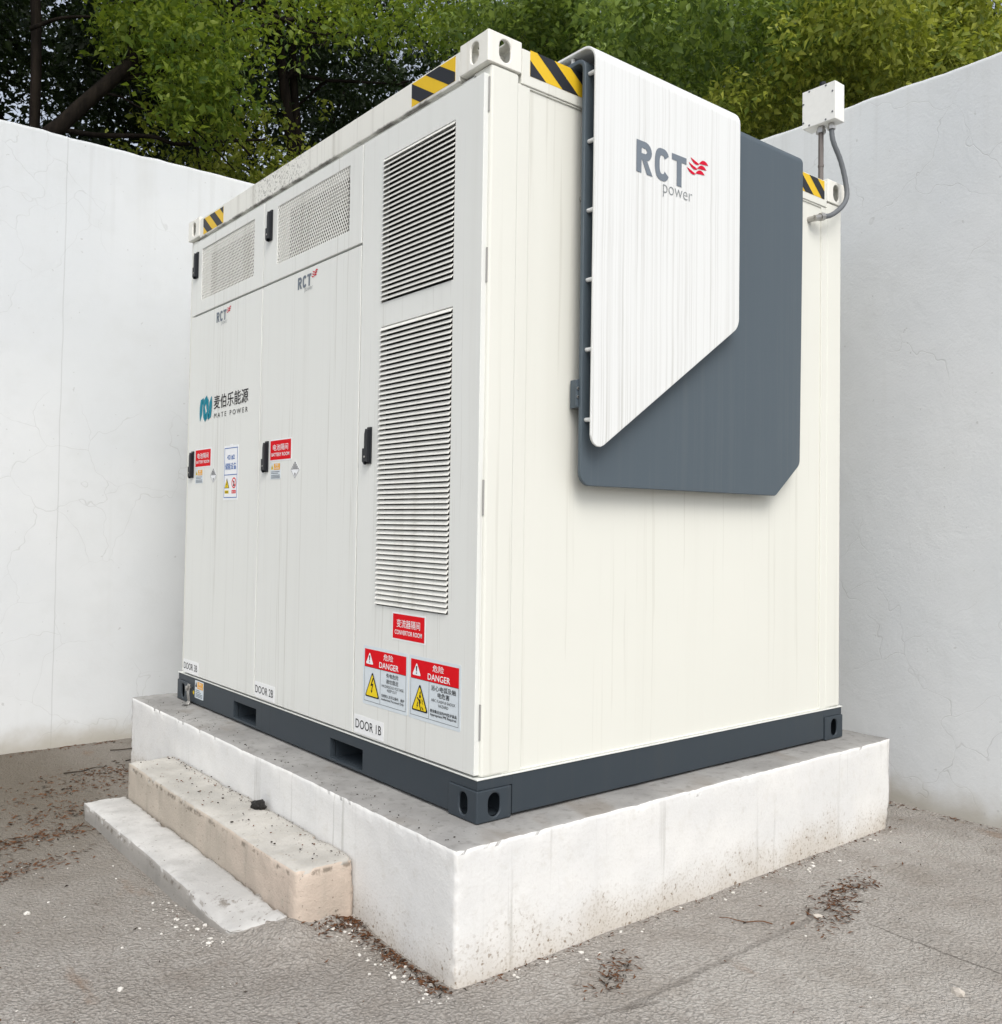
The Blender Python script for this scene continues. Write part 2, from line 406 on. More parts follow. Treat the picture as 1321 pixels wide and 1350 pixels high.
def bake(o):
    """apply modifiers into the mesh"""
    dg = bpy.context.evaluated_depsgraph_get()
    me = bpy.data.meshes.new_from_object(o.evaluated_get(dg)); o.modifiers.clear(); o.data = me
    return o

# ------------------------------------------------------------------ lettering (fonts built into Blender)
TXT = {}
def text2d(s, bold=0.):
    key = (s, bold)
    if key in TXT: return TXT[key]
    cu = bpy.data.curves.new('lettering', 'FONT'); cu.body = s; cu.resolution_u = 3; cu.offset = bold; cu.fill_mode = 'FRONT'
    ob = bpy.data.objects.new('lettering', cu); COL.objects.link(ob)
    dg = bpy.context.evaluated_depsgraph_get()
    me = ob.evaluated_get(dg).to_mesh()
    vs = [(v.co.x, v.co.y) for v in me.vertices]; fs = [tuple(p.vertices) for p in me.polygons]
    ob.evaluated_get(dg).to_mesh_clear()
    bpy.data.objects.remove(ob); bpy.data.curves.remove(cu)
    if not vs: vs = [(0, 0), (1, 0), (0, 1)]; fs = []
    x0 = min(v[0] for v in vs); x1 = max(v[0] for v in vs); y0 = min(v[1] for v in vs); y1 = max(v[1] for v in vs)
    vs = [((x-x0)/(x1-x0), (y-y0)/(y1-y0)) for x, y in vs]
    TXT[key] = (vs, fs); return TXT[key]

LAY = .0007
class Sticker(MB):
    def __init__(s, frame, base=.001): super().__init__(); s.fr = frame; s.base = base
    def poly(s, pts, mat, layer):
        s.add([s.fr(u, v, s.base+LAY*layer) for u, v in pts], [tuple(range(len(pts)))], mat)
    def rect(s, u0, v0, u1, v1, mat, layer): s.poly([(u0, v0), (u1, v0), (u1, v1), (u0, v1)], mat, layer)
    def slab(s, u0, v0, u1, v1, mat, r=0.):
        pl = rounded([(u0, v0, r), (u1, v0, r), (u1, v1, r), (u0, v1, r)]) if r else [(u0, v0), (u1, v0), (u1, v1), (u0, v1)]
        s.prism(pl, mat, s.base, s.fr)
    def frame_rect(s, u0, v0, u1, v1, t, mat, layer):
        s.rect(u0, v0, u1, v0+t, mat, layer); s.rect(u0, v1-t, u1, v1, mat, layer)
        s.rect(u0, v0+t, u0+t, v1-t, mat, layer); s.rect(u1-t, v0+t, u1, v1-t, mat, layer)
    def text(s, t, u0, v0, u1, v1, mat, layer, bold=0.):
        vs, fs = text2d(t, bold)
        s.add([s.fr(u0+(u1-u0)*x, v0+(v1-v0)*y, s.base+LAY*layer) for x, y in vs], fs, mat)
    def strip(s, outer, inner, mat, layer):
        n = len(outer)
        s.add([s.fr(u, v, s.base+LAY*layer) for u, v in outer+inner], [(k, k+1, n+k+1, n+k) for k in range(n-1)], mat)
    def done(s, name, parent, label=None): return s.build(name, parent, label, fix=False)

def rct_logo(st, u, v, h, tail=True):
    """letters R C T, red waves, the small word below; h = letter height, origin lower left of R"""
    S = lambda pts: [(u+a*h, v+b*h) for a, b in pts]
    g = M_GREYP; k = .74*h; gap = .13*h
    st.poly(S([(0, 0), (.235, 0), (.235, 1), (0, 1)]), g, 1)
    outer = [(.235, 1), (.40, 1)]+arc(.40, .705, .31, .295, 80, -80, 8)+[(.40, .41), (.235, .41)]
    inner = [(.235, .79), (.385, .79)]+arc(.385, .705, .095, .085, 80, -80, 8)+[(.385, .62), (.235, .62)]
    st.strip(S(outer), S(inner), g, 1)
    st.poly(S([(.27, .408), (.50, .408), (.75, 0), (.485, 0)]), g, 1)
    def sup(cx, cy, rx, ry, a0, a1, n, e=2.7):
        o = []
        for i in range(n+1):
            a = radians(a0+(a1-a0)*i/n); c_, s_ = cos(a), sin(a)
            o.append((cx+rx*math.copysign(abs(c_)**(2/e), c_), cy+ry*math.copysign(abs(s_)**(2/e), s_)))
        return o
    st.strip(S(sup(1.20, .5, .35, .515, 33, 327, 26)), S(sup(1.20, .5, .125, .30, 33, 327, 26)), g, 1)
    st.poly(S([(1.66, .80), (2.38, .80), (2.38, 1), (1.66, 1)]), g, 1)
    st.poly(S([(1.90, 0), (2.14, 0), (2.14, .80), (1.90, .80)]), g, 1)
    # three slanted waves
    for r in range(3):
        ox, oy = 2.58-.09*r, 1.05-.182*r; T = [i/12 for i in range(13)]
        st.poly(S([(ox+.455*t, oy+.055-.125*t-.105*sin(pi*t)**.8) for t in T]), M_REDLOGO, 1)            # hanging bowl
        st.poly(S([(ox+.435+.475*t, oy-.055+.045*t+.135*sin(pi*t)**.8) for t in T]), M_REDLOGO, 1)       # rising arch
    if tail: st.text('power', u+1.25*h, v-.50*h, u+2.68*h, v-.10*h, M_GREYT, 1, -.014)

# ================================================================== SETTING
GZ = -0.456
def mound(x, y):
    """mortar spilled at the broken end of the low step"""
    u = max(0., 1-max(0., .50-y)/.26); u = u*u*(3-2*u)
    if x > -.21: b = .028
    elif x > -.47: b = .028+(.074-.028)*(-.21-x)/.26
    else:
        b = .074*max(0., 1-(-.47-x)/.19)
    return b*u*(1+.5*noise.noise(Vector((x*14, y*14, 5)))) if y < .9 else 0.
def ground():
    def axis(lo, hi, d, far):
        a = list(np.arange(lo, hi, d)); step = d; x = a[-1]
        while x < far: step *= 1.5; x += step; a.append(x)
        step = d; x = a[0]; pre = []
        while x > -far: step *= 1.5; x -= step; pre.append(x)
        return np.array(pre[::-1]+a)
    xs = axis(-2.2, 3.1, .022, 250); ys = axis(-2.0, 4.2, .022, 250)
    nx, ny = len(xs), len(ys)
    V = np.zeros((nx, ny, 3))
    for i, x in enumerate(xs):
        for j, y in enumerate(ys):
            z = GZ
            if -4 < x < 4 and -4 < y < 5:
                z += .010*noise.noise(Vector((x*1.1, y*1.1, 3)))+.004*noise.noise(Vector((x*5, y*5, 1)))+.0022*noise.noise(Vector((x*21, y*21, 8)))
                z += mound(x, y)
            V[i, j] = (x, y, z)
    me = bpy.data.meshes.new('ground')
    idx = np.arange(nx*ny).reshape(nx, ny)
    Q = np.stack([idx[:-1, :-1], idx[1:, :-1], idx[1:, 1:], idx[:-1, 1:]], -1).reshape(-1, 4)
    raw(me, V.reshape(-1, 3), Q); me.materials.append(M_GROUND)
    for p in me.polygons: p.use_smooth = True
    o = link('ground', me, kind='structure'); o['label'] = 'rough grey brown concrete yard with cracks'
def raw(me, V, Q):
    n, k = Q.shape
    me.vertices.add(len(V)); me.vertices.foreach_set('co', np.asarray(V, np.float32).ravel())
    me.loops.add(n*k); me.loops.foreach_set('vertex_index', Q.astype(np.int32).ravel())
    me.polygons.add(n); me.polygons.foreach_set('loop_start', np.arange(0, n*k, k, dtype=np.int32))
    me.polygons.foreach_set('loop_total', np.full(n, k, np.int32)) if bpy.app.version < (4, 1) else None
    me.update(calc_edges=True)
ground()

def rough_block(name, x0, x1, y0, y1, z0, z1, d, mat, amp=.004, chip=.02, warp=None, edge_r=.006, seed=0):
    bm = bmesh.new()
    nx, ny, nz = [max(1, round(a/d)) for a in (x1-x0, y1-y0, z1-z0)]
    def face(o, a, b, na, nb):
        g = [[bm.verts.new(o+a*(i/na)+b*(j/nb)) for j in range(nb+1)] for i in range(na+1)]
        for i in range(na):
            for j in range(nb): bm.faces.new((g[i][j], g[i+1][j], g[i+1][j+1], g[i][j+1]))
    X, Y, Z = Vector((x1-x0, 0, 0)), Vector((0, y1-y0, 0)), Vector((0, 0, z1-z0)); O = Vector((x0, y0, z0))
    face(O+Z, X, Y, nx, ny); face(O, X, Z, nx, nz); face(O+Y, X, Z, nx, nz); face(O, Y, Z, ny, nz); face(O+X, Y, Z, ny, nz)
    bmesh.ops.remove_doubles(bm, verts=bm.verts, dist=1e-4)
    c = O+(X+Y+Z)/2; hx, hy, hz = X.x/2, Y.y/2, Z.z/2
    for v in bm.verts:
        p = v.co.copy(); q = p-c
        dd = sorted([hx-abs(q.x), hy-abs(q.y), (z1-p.z) if p.z > z0+.001 else 9])
        e = dd[0]+dd[1]                      # 0 on an edge
        s = Vector((seed, seed*2, 0))
        off = Vector((noise.noise(p*2+s), noise.noise(p*2+s+Vector((9, 0, 0))), noise.noise(p*2+s+Vector((0, 9, 0)))))*amp
        off += Vector((noise.noise(p*11+s), noise.noise(p*11+s+Vector((9, 0, 0))), noise.noise(p*11+s+Vector((0, 9, 0)))))*amp*.5
        if e < .035:
            n_ = noise.noise(p*8+s)*.5+noise.noise(p*26+s)*.45+noise.noise(p*55+s)*.4
            k = edge_r+chip*max(0, n_-.02)
            k *= (1-e/.035)
            inw = Vector((-math.copysign(1, q.x) if hx-abs(q.x) < .035 else 0, -math.copysign(1, q.y) if hy-abs(q.y) < .035 else 0, -1 if z1-p.z < .035 else 0))
            off += inw*k*.7
        v.co = p+off
        if warp: v.co = warp(v.co, p)
    bmesh.ops.recalc_face_normals(bm, faces=bm.faces)
    me = bpy.data.meshes.new(name); bm.to_mesh(me); bm.free(); me.materials.append(mat)
    for p in me.polygons: p.use_smooth = True
    return link(name, me)

def plinth_warp(v, p):
    k = max(0, 1-(p.z-GZ)/.12)
    v.y += .006*k*noise.noise(Vector((p.x*6, 0, 1))); v.z -= .03*(p.z < GZ+.01)
    # corner at the far right is worn round at its foot
    if p.x > 2.45 and p.z < -.25: v.x -= .035*((p.x-2.45)/.165)*((-.25-p.z)/.2)**2
    return v
pl = rough_block('concrete_plinth', -.209, 2.616, -.163, 3.154, GZ-.02, 0, .0165, M_PLINTH, .0035, .022, plinth_warp, .003)
tag(pl, 'low whitewashed concrete plinth with bare grey top, carrying the container', 'plinth')

def step_u_warp(v, p):
    v.z -= .02*max(0, (1.0-p.y))*0.3
    return v
su = rough_block('concrete_step', -.468, -.2135, .485, 2.40, GZ-.02, -.203, .016, M_STEP_U, .005, .03, step_u_warp, .005, 3)
tag(su, 'upper concrete step with peach render on its faces, set against the plinth', 'step', 'concrete steps beside the plinth')
def step_l_warp(v, p):
    t = min(1, max(0, (p.y-.55)/.55)); f = t*t*(3-2*t)
    o_ = max(0, min(1, (-.472-p.x)/.213))**.8
    z = GZ+.010*(1-f)*o_+(p.z-GZ)*(1-.86*(1-f)*o_) if p.z > GZ else p.z
    v.z = z+(v.z-p.z)
    v.y += (1-t)*.13*max(0, min(1, (-.472-p.x)/.213)); v.x += .04*(1-t)*max(0, min(1, (-.472-p.x)/.213))
    v.x += .005*noise.noise(Vector((p.y*3, 2, p.z*5)))
    return v
sl = rough_block('concrete_step', -.685, -.472, .52, 2.40, GZ-.02, -.372, .016, M_STEP_L, .005, .024, step_l_warp, .006, 5)
tag(sl, 'low bare grey concrete step with chipped front edge, crumbling into the ground', 'step', 'concrete steps beside the plinth')

def wall(name, a, b, th, ztop, label, seed):
    """plastered wall: front face from a to b (2D), thickness to its far side, uneven top edge"""
    a, b = Vector(a), Vector(b); L = (b-a).length; t = (b-a)/L; n = Vector((t.y, -t.x))*-1
    d = .06; N = int(L/d); zs = list(np.arange(GZ-.1, ztop-.12, .3))+[ztop-.12, ztop-.05, ztop-.015, ztop]
    prof = [(0, z) for z in zs]+[(th*.08, ztop+.012), (th*.5, ztop+.02), (th*.92, ztop+.012)]+[(th, z) for z in zs[::-1]]
    V = []; Q = []; m = len(prof)
    for i in range(N+1):
        s = L*i/N
        top = .018*noise.noise(Vector((s*.5, seed, 0)))+.010*noise.noise(Vector((s*2.2, seed, 4)))+.007*noise.noise(Vector((s*9, seed, 8)))
        for (w_, z) in prof:
            k = max(0, (z-(ztop-.3))/.3); bul = .008*noise.noise(Vector((s*1.2, z*1.2, seed)))
            P = a+t*s+n*(w_+bul)
            V.append((P.x, P.y, z+top*k))
    for i in range(N):
        for j in range(m-1): Q.append((i*m+j, (i+1)*m+j, (i+1)*m+j+1, i*m+j+1))
    mb = MB(); mb.add(V, Q, M_WALL)
    mb.add([V[k] for k in range(m)], [tuple(range(m))], M_WALL); mb.add([V[N*m+k] for k in range(m)], [tuple(range(m))], M_WALL)
    o = mb.build(name, smooth=False)
    for p in o.data.polygons: p.use_smooth = len(p.vertices) == 4
    tag(o, label, 'wall', 'white boundary walls'); return o
wall('boundary_wall', (-9, 4.059), (3.30, 4.059), .22, 3.69, 'white plaster wall at the left, behind the short far end of the container', 1)
wall('boundary_wall', (3.056, 4.05), (3.056, -8), .22, 3.64, 'white plaster wall at the right with fine cracks, behind the junction box', 5)

# ================================================================== CONTAINER
W, L, H = 2.438, 2.963, 2.920
CT = empty('storage_container', (W/2, L/2, 0))
tag(CT, 'cream steel battery container with louvred door, standing on the plinth', 'container')
CT.matrix_world = Matrix.Translation((W/2, L/2, 0))
ROOT_INV = Matrix.Translation((-W/2, -L/2, 0))
def own(o, parent=None):
    """parent to the container (or a part), keeping world placement"""
    o.parent = parent or CT
    o.matrix_parent_inverse = ROOT_INV
    return o
def sub(o, parent):
    o.parent = parent; o.matrix_parent_inverse = Matrix.Identity(4); return o

RX = .022      # door-frame plane sits this far behind the castings on the long side
RY = .006      # end wall plane
# -- base rails
mb = MB()
pk = [(2.145, 1.863), (1.086, .803)]
us = [0, L-.17-2.145-.0, L-.17-1.863, L-.17-1.086, L-.17-.803, L-.34]
sheet(mb, us, [.012, .024, .112, .157], {(1, 1), (3, 1)}, .03, M_BASE, LF(L-.17, 0, .036))
own(mb.build('base_rail', None, bevel=.002))
for (ya, yb) in pk:
    mb = MB()
    y0, y1, z0, z1 = yb, ya, .024, .112
    t = .004
    mb.box(.038, .7, y0-t, y0, z0-t, z1+t, M_BASE); mb.box(.038, .7, y1, y1+t, z0-t, z1+t, M_BASE)
    mb.box(.038, .7, y0, y1, z1, z1+t, M_BASE); mb.box(.038, .7, y0, y1, z0-t, z0, M_BASE)
    mb.box(.70, .704, y0-t, y1+t, z0-t, z1+t, M_INNER)
    own(mb.build('fork_pocket'))
mb = MB(); mb.box(.172, W-.172, .006, .036, .012, .157, M_BASE); own(mb.build('base_rail', bevel=.002))
mb = MB(); mb.box(.172, W-.172, L-.036, L-.006, .012, .157, M_BASE); own(mb.build('base_rail', bevel=.002))
mb = MB(); mb.box(W-.036, W-.006, .172, L-.172, .012, .157, M_BASE); own(mb.build('base_rail', bevel=.002))
mb = MB(); mb.box(.04, W-.04, .04, L-.04, .113, .150, M_BASE); own(mb.build('floor_pan'))
# corner blocks of the base rails above the castings
for (xa, xb) in ((.006, .172), (W-.172, W-.006)):
    for (ya, yb) in ((.006, .172), (L-.172, L-.006)):
        mb = MB(); mb.box(xa, xb, ya, yb, .121, .157, M_BASE); own(mb.build('corner_block', bevel=.002))
# pale sill ledge over the base
mb = MB(); mb.box(.002, W-.002, .002, L-.002, .158, .164, M_PAINT); own(mb.build('sill', bevel=.0015))

# -- corner castings
def oblong(w_, h_, n=8):
    r = w_/2; return arc(0, h_/2-r, r, r, 0, 180, n)+arc(0, -h_/2+r, r, r, 180, 360, n)
def casting(sx, sy, z0, z1, mat, inner):
    """hollow corner block, long side .178 along y, .162 along x, open oval holes on its two outer faces"""
    x0, x1 = (0, .165) if sx < 0 else (W-.165, W); y0, y1 = (0, .176) if sy < 0 else (L-.176, L)
    mb = MB(); mb.box(x0, x1, y0, y1, z0, z1, mat)
    o = mb.build('corner_casting')
    cx = x0 if sx < 0 else x1; cy = y0 if sy < 0 else y1; zc = (z0+z1)/2
    cut = MB()
    ym = (y0+y1)/2; xm = (x0+x1)/2
    if sx < 0: cut.prism(oblong(.050, .082), inner, .16, lambda u, v, w_: (cx-.08+w_, ym-.004+u, zc+v))
    if sy < 0: cut.prism(oblong(.056, .086), inner, .16, lambda u, v, w_: (xm+u, cy-.08+w_, zc+v))
    if z0 > 1: cut.prism(oblong(.064, .122), inner, .06, lambda u, v, w_: (xm+u, ym+v, z1-.04+w_))
    core = MB(); core.box(x0+.012, x1-.012, y0+.012, y1-.012, z0+.010, z1-.010, inner)
    for c_ in (core, cut) if cut.v else (core,):
        co = c_.build('cutter')
        md = o.modifiers.new('bool', 'BOOLEAN'); md.operation = 'DIFFERENCE'; md.object = co; md.solver = 'EXACT'
        md.material_mode = 'TRANSFER'; md.use_self = True
        bake(o); bpy.data.objects.remove(co)
    b = o.modifiers.new('bevel', 'BEVEL'); b.width = .009; b.segments = 3; b.limit_method = 'ANGLE'; b.angle_limit = radians(60)
    for p in o.data.polygons: p.use_smooth = True
    o.modifiers.new('weighted', 'WEIGHTED_NORMAL')
    return own(o)
for sx in (-1, 1):
    for sy in (-1, 1):
        casting(sx, sy, .003, .120, M_BASE, M_BASE)
        casting(sx, sy, 2.800, H, M_CAST, M_CAST)

# -- posts, top rails, roof
for (xa, xb, ya, yb) in ((RX, .16, RY, .12), (W-.16, W-RX, RY, .12), (RX, .16, L-.10, L-RY), (W-.16, W-RX, L-.12, L-RY)):
    mb = MB(); mb.box(xa, xb, ya, yb, .164, 2.800, M_PAINT_END); own(mb.build('corner_post', bevel=.012, seg=3))
mb = MB(); mb.box(.003, .09, .178, L-.178, 2.785, 2.902, M_RAIL); own(mb.build('top_rail', bevel=.004))
mb = MB(); mb.box(W-.09, W-.003, .178, L-.178, 2.785, 2.902, M_RAIL); own(mb.build('top_rail', bevel=.004))
mb = MB(); mb.box(.167, W-.167, .003, .09, 2.765, 2.902, M_PAINT_END); own(mb.build('top_rail', bevel=.004))
mb = MB(); mb.box(.167, W-.167, L-.09, L-.003, 2.765, 2.902, M_PAINT_END); own(mb.build('top_rail', bevel=.004))
mb = MB(); mb.box(.088, W-.088, .088, L-.088, 2.875, 2.893, M_RAIL); own(mb.build('roof'))
# head strip between rail and doors
mb = MB(); mb.box(RX, .09, .10, L-.09, 2.768, 2.785, M_PAINT); own(mb.build('door_head'))
# end wall: post flats with a shallow recessed panel
mb = MB()
sheet(mb, [0, .095, W-.12-.12-.09, W-.24], [.164, .172, 2.757, 2.765], {(1, 1)}, .02, M_PAINT_END, RF(.12, 0, .028))
own(mb.build('end_frame', bevel=.003))
mb = MB(); mb.box(.213, W-.208, .014, .030, .170, 2.760, M_PAINT_END); own(mb.build('end_panel', bevel=.002))
mb = MB(); mb.box(.16, W-.16, L-.028, L-.008, .164, 2.765, M_PAINT_END); own(mb.build('end_panel'))
mb = MB(); mb.box(W-.028, W-.008, .12, L-.12, .164, 2.785, M_PAINT_END); own(mb.build('side_panel'))
# black sheet added behind the doors so that gaps read unlit
mb = MB(); mb.box(.075, .085, .10, L-.10, .166, 2.78, M_INNER); own(mb.build('dark_backing'))

# -- doors
def handle(parent, y, z, h=.158, w_=.044):
    """black swing handle: backing plate, grip with a chamfered head and lock shield"""
    o_ = MB(); f = LF(y, z, .0)
    o_.prism([(-w_/2, -h/2), (w_/2, -h/2), (w_/2, h/2), (-w_*.15, h/2), (-w_/2, h/2-.025)], M_BLACK, .008, lambda u, v, q: f(u, v, q+.0005))
    o_.prism([(-w_*.18, -h/2+.012), (w_*.42, -h/2+.006), (w_*.42, h/2-.012), (w_*.0, h/2-.008), (-w_*.18, h/2-.03)], M_BLACK, .014, lambda u, v, q: f(u, v, q+.0087))
    o_.prism([(-w_/2-.004, -h/2+.01), (-w_*.20, -h/2-.004), (-w_*.20, -.012), (-w_/2-.004, -.012)], M_BLACK, .012, lambda u, v, q: f(u, v, q+.0089))
    o_.prism([(-w_*.05+c[0], -h/2+.03+c[1]) for c in arc(0, 0, .005, .005, 0, 330, 11)], M_STEEL, .002, lambda u, v, q: f(u, v, q+.0232))
    return sub(o_.build('handle', parent, bevel=.002), parent)

def perforated(parent, ya, yb, za, zb, pitch=.0185, hole=.0077):
    """sheet with real round holes on a triangular grid, ya > yb"""
    wd, hg = ya-yb, zb-za
    nx = int(wd/pitch); rowh = pitch*math.sqrt(3)/2; ny = int(hg/rowh)
    V = []; F = []; R = pitch/math.sqrt(3)
    hexo = [(R*sin(radians(60*k)), R*cos(radians(60*k))) for k in range(6)]
    hexi = [(hole*sin(radians(60*k)), hole*cos(radians(60*k))) for k in range(6)]
    for j in range(ny):
        for i in range(nx):
            cx = (i+.5+(.5 if j % 2 else 0)*1.)*pitch; cz = (j+.5)*rowh
            if cx > wd-.3*pitch: continue
            k = len(V)
            for (a, b) in hexo: V.append((.0025, ya-cx-a, za+cz+b))
            for (a, b) in hexi: V.append((.0025, ya-cx-a, za+cz+b))
            for (a, b) in hexi: V.append((.0055, ya-cx-a, za+cz+b))
            for q in range(6):
                q2 = (q+1) % 6
                F.append((k+q, k+q2, k+6+q2, k+6+q)); F.append((k+6+q, k+6+q2, k+12+q2, k+12+q))
    mb = MB(); mb.add(V, F, M_LOUV)
    return sub(mb.build('perforated_vent', parent, fix=False), parent)

def door_empty_mesh(name, ya, yb, za, zb, holes, xin=.032, mat=M_PAINT, bevel=.003):
    """door leaf with rectangular openings; holes [(ya,yb,za,zb)] with shared y range"""
    mb = MB()
    us = sorted({0, ya-yb} | {ya-h[0] for h in holes} | {ya-h[1] for h in holes})
    vs = sorted({za, zb} | {h[2] for h in holes} | {h[3] for h in holes})
    hs = set()
    for h in holes:
        for i in range(len(us)-1):
            for j in range(len(vs)-1):
                if us[i] >= ya-h[0]-1e-6 and us[i+1] <= ya-h[1]+1e-6 and vs[j] >= h[2]-1e-6 and vs[j+1] <= h[3]+1e-6: hs.add((i, j))
    sheet(mb, us, vs, hs, xin, mat, LF(ya, 0, xin))
    return own(mb.build(name, bevel=bevel))

# door 1B with two louvre fields
L1 = (.706, .197, 2.023, 2.642); L2 = (.704, .197, .741, 1.918)
d1 = door_empty_mesh('door', .874, .020, .173, 2.762, [(L1[0], L1[1], L1[2], L1[3]), (L1[0], L1[1], L2[2], L2[3])])
slat = MB()
n_pro = [(.0060, .0206), (.0035, .0204), (.0012, .0188), (-.0085, .0052), (-.0090, .0044), (-.0085, .0034), (-.0070, .0038), (.0030, .0176), (.0060, .0192)]
wl = L1[0]-L1[1]
slat.add([(x, y, z) for y in (0, wl) for x, z in n_pro], [tuple(range(9)), tuple(range(9, 18))]+[(k, (k+1) % 9, 9+(k+1) % 9, 9+k) for k in range(9)], M_LOUV)
slat_me = slat.mesh('louvre_slat')
for (za, zb) in ((L1[2], L1[3]), (L2[2], L2[3])):
    n = round((zb-za-.004)/.0208); ph = (zb-za-.004)/n
    for k in range(n):
        o = link('louvre_slat', slat_me); o.location = (0, L1[1], za+k*ph+.002); sub(o, d1)
mb = MB(); mb.box(.0355, .038, L1[1]-.02, L1[0]+.02, L2[2]-.02, L1[3]+.02, M_FILTER); sub(mb.build('filter_mat', d1), d1)
handle(d1, .784, 1.418)
# hinges on the right edge and the edge gasket
for z0 in (.30, 1.12, 1.98, 2.62):
    mb = MB(); mb.tube([(.022, .0165, z0), (.022, .0165, z0+.13)], .0042, M_RUBBER, 8); sub(mb.build('hinge', d1), d1)
mb = MB()
for (ya, yb, w_) in ((.888, .894, 0), ):
    mb.box(.014, .022, ya, yb, .173, 2.762, M_PAINT)
# doors 2B and 3B with a vented hatch over each
d2 = door_empty_mesh('door', 1.876, .882, .173, 2.311, [])
h2 = door_empty_mesh('vent_hatch', 1.876, .882, 2.321, 2.762, [(1.721, .994, 2.402, 2.700)])
perforated(h2, 1.721+.006, .994-.006, 2.398, 2.708)
d3 = door_empty_mesh('door', 2.872, 1.884, .173, 2.311, [])
h3 = door_empty_mesh('vent_hatch', 2.872, 1.884, 2.321, 2.762, [(2.728, 2.000, 2.400, 2.706)])
perforated(h3, 2.728+.006, 2.000-.006, 2.396, 2.714)
for h_, ya, yb in ((h2, 1.721, .994), (h3, 2.728, 2.0)):
    # pale duct frame behind the holes and the dark filter inside it
    mb = MB(); mb.box(.012, .016, ya-.11, ya+.01, 2.39, 2.72, M_PAINT); mb.box(.012, .016, yb-.01, ya-.11, 2.655, 2.72, M_PAINT); sub(mb.build('duct_frame', h_), h_)
    mb = MB(); mb.box(.0335, .036, yb-.01, ya+.01, 2.39, 2.72, M_INNER); sub(mb.build('filter_mat', h_), h_)
handle(d2, 1.788, 1.418); handle(d3, 2.799, 1.418)
handle(h2, 1.796, 2.619); handle(h3, 2.800, 2.622)

# -- hazard tape
def hazard(frame, w_, h_, first, step, lean, parent=None):
    """yellow band with black slanted bars, bars clipped to the band"""
    st = Sticker(frame, .0008); st.slab(0, 0, w_, h_, M_YEL)
    def clip(pl):
        for ax, lim, sg in ((0, 0, 1), (0, w_, -1)):
            out = []
            for i in range(len(pl)):
                a, b = pl[i-1], pl[i]; da, db = sg*(a[ax]-lim), sg*(b[ax]-lim)
                if (da < 0) != (db < 0):
                    t = da/(da-db); out.append((a[0]+(b[0]-a[0])*t, a[1]+(b[1]-a[1])*t))
                if db >= 0: out.append(b)
            pl = out
            if not pl: return pl
        return pl
    k = first
    while k < w_+abs(lean):
        pg = clip([(k, 0), (k+step, 0), (k+step+lean, h_), (k+lean, h_)])
        if len(pg) > 2: st.poly(pg, M_NAVY, 1)
        k += 2*step
    return own(st.done('hazard_tape', None))
hazard(LF(.506, 2.798, .003), .300, .097, .062, .098, -.16)
hazard(LF(2.726, 2.794, .003), .296, .094, .062, .075, -.12)
hazard(RF(.208, 2.806, .003), .34, .100, -.005, .088, -.135)
hazard(RF(1.90, 2.802, .003), .345, .096, .02, .075, -.115)

# -- lettering and labels on the doors
# (all are thin printed stickers; u runs to the right as seen from outside)
def onto(st, name, parent, label): return sub(st.done(name, parent, label), parent)
for par, y0, z0 in ((d3, 2.484, 2.223), (d2, 1.479, 2.223)):
    st = Sticker(LF(y0, z0)); rct_logo(st, 0, 0, .058); onto(st, 'door_logo', par, None)
# maker's mark on door 3B
st = Sticker(LF(2.700, 1.672))
def ribbon(pts, wd):
    o1 = []; o2 = []
    for i, p in enumerate(pts):
        a = Vector(pts[max(i-1, 0)]); b = Vector(pts[min(i+1, len(pts)-1)]); d = (b-a).normalized(); n = Vector((-d.y, d.x))
        o1.append(tuple(Vector(p)+n*wd[i])); o2.append(tuple(Vector(p)-n*wd[i]))
    return o1, o2
X = lambda u: u*.172; Y = lambda v: v*.132
for (pl_, w0) in (([(.02, .0), (.07, .3), (.09, .6), (.14, .86), (.24, .90), (.31, .72), (.35, .45), (.40, .2), (.48, .08), (.56, .15), (.60, .36)], .021),
                  ([(.40, .62), (.44, .84), (.54, .93), (.63, .80), (.66, .55), (.69, .28), (.77, .10), (.86, .16), (.90, .42), (.93, .72), (.99, 1.0)], .021)):
    pts = [(X(a), Y(b)) for a, b in pl_]
    n_ = len(pts); wd = [w0*(.35+.65*sin(pi*min(1, (i+.6)/(n_*.5)) if i < n_/2 else pi*min(1, (n_-i-.4)/(n_*.5)))**.6 if 0 < i < n_-1 else .15) for i in range(n_)]
    o1, o2 = ribbon(pts, wd); st.strip(o1, o2, M_TEAL, 1 if w0 and pl_[0][0] < .1 else 2)
st.text('麦伯乐能源', .205, .052, .672, .130, M_BLACKP, 1, .006)
st.text('M A T E   P O W E R', .212, .000, .668, .028, M_BLACKP, 1, .0)
onto(st, 'maker_logo', d3, 'teal wave emblem with black Chinese characters and MATE POWER')

def room_label(par, y0, z0, w_, h_, cn, en):
    st = Sticker(LF(y0, z0)); st.slab(-.006, -.006, w_+.006, h_+.006, M_WHITEP); st.rect(0, 0, w_, h_, M_RED, 1)
    st.text(cn, w_*.13, h_*.47, w_*.87, h_*.80, M_WHITEP, 2, .004); st.text(en, w_*.07, h_*.18, w_*.93, h_*.36, M_WHITEP, 2, .012)
    return onto(st, 'room_label', par, None)
room_label(d3, 2.752, 1.402, .228, .098, '电池隔间', 'BATTERY ROOM')
room_label(d2, 1.744, 1.397, .228, .098, '电池隔间', 'BATTERY ROOM')
room_label(d1, .571, .617, .226, .100, '变流器隔间', 'CONVERTOR ROOM')
def tri(cx, cy, w_, h_): return [(cx-w_/2, cy), (cx+w_/2, cy), (cx, cy+h_)]
def rtri(cx, cy, w_, h_, r): return rounded([(cx-w_/2, cy, r), (cx+w_/2, cy, r), (cx, cy+h_, r)], 3)
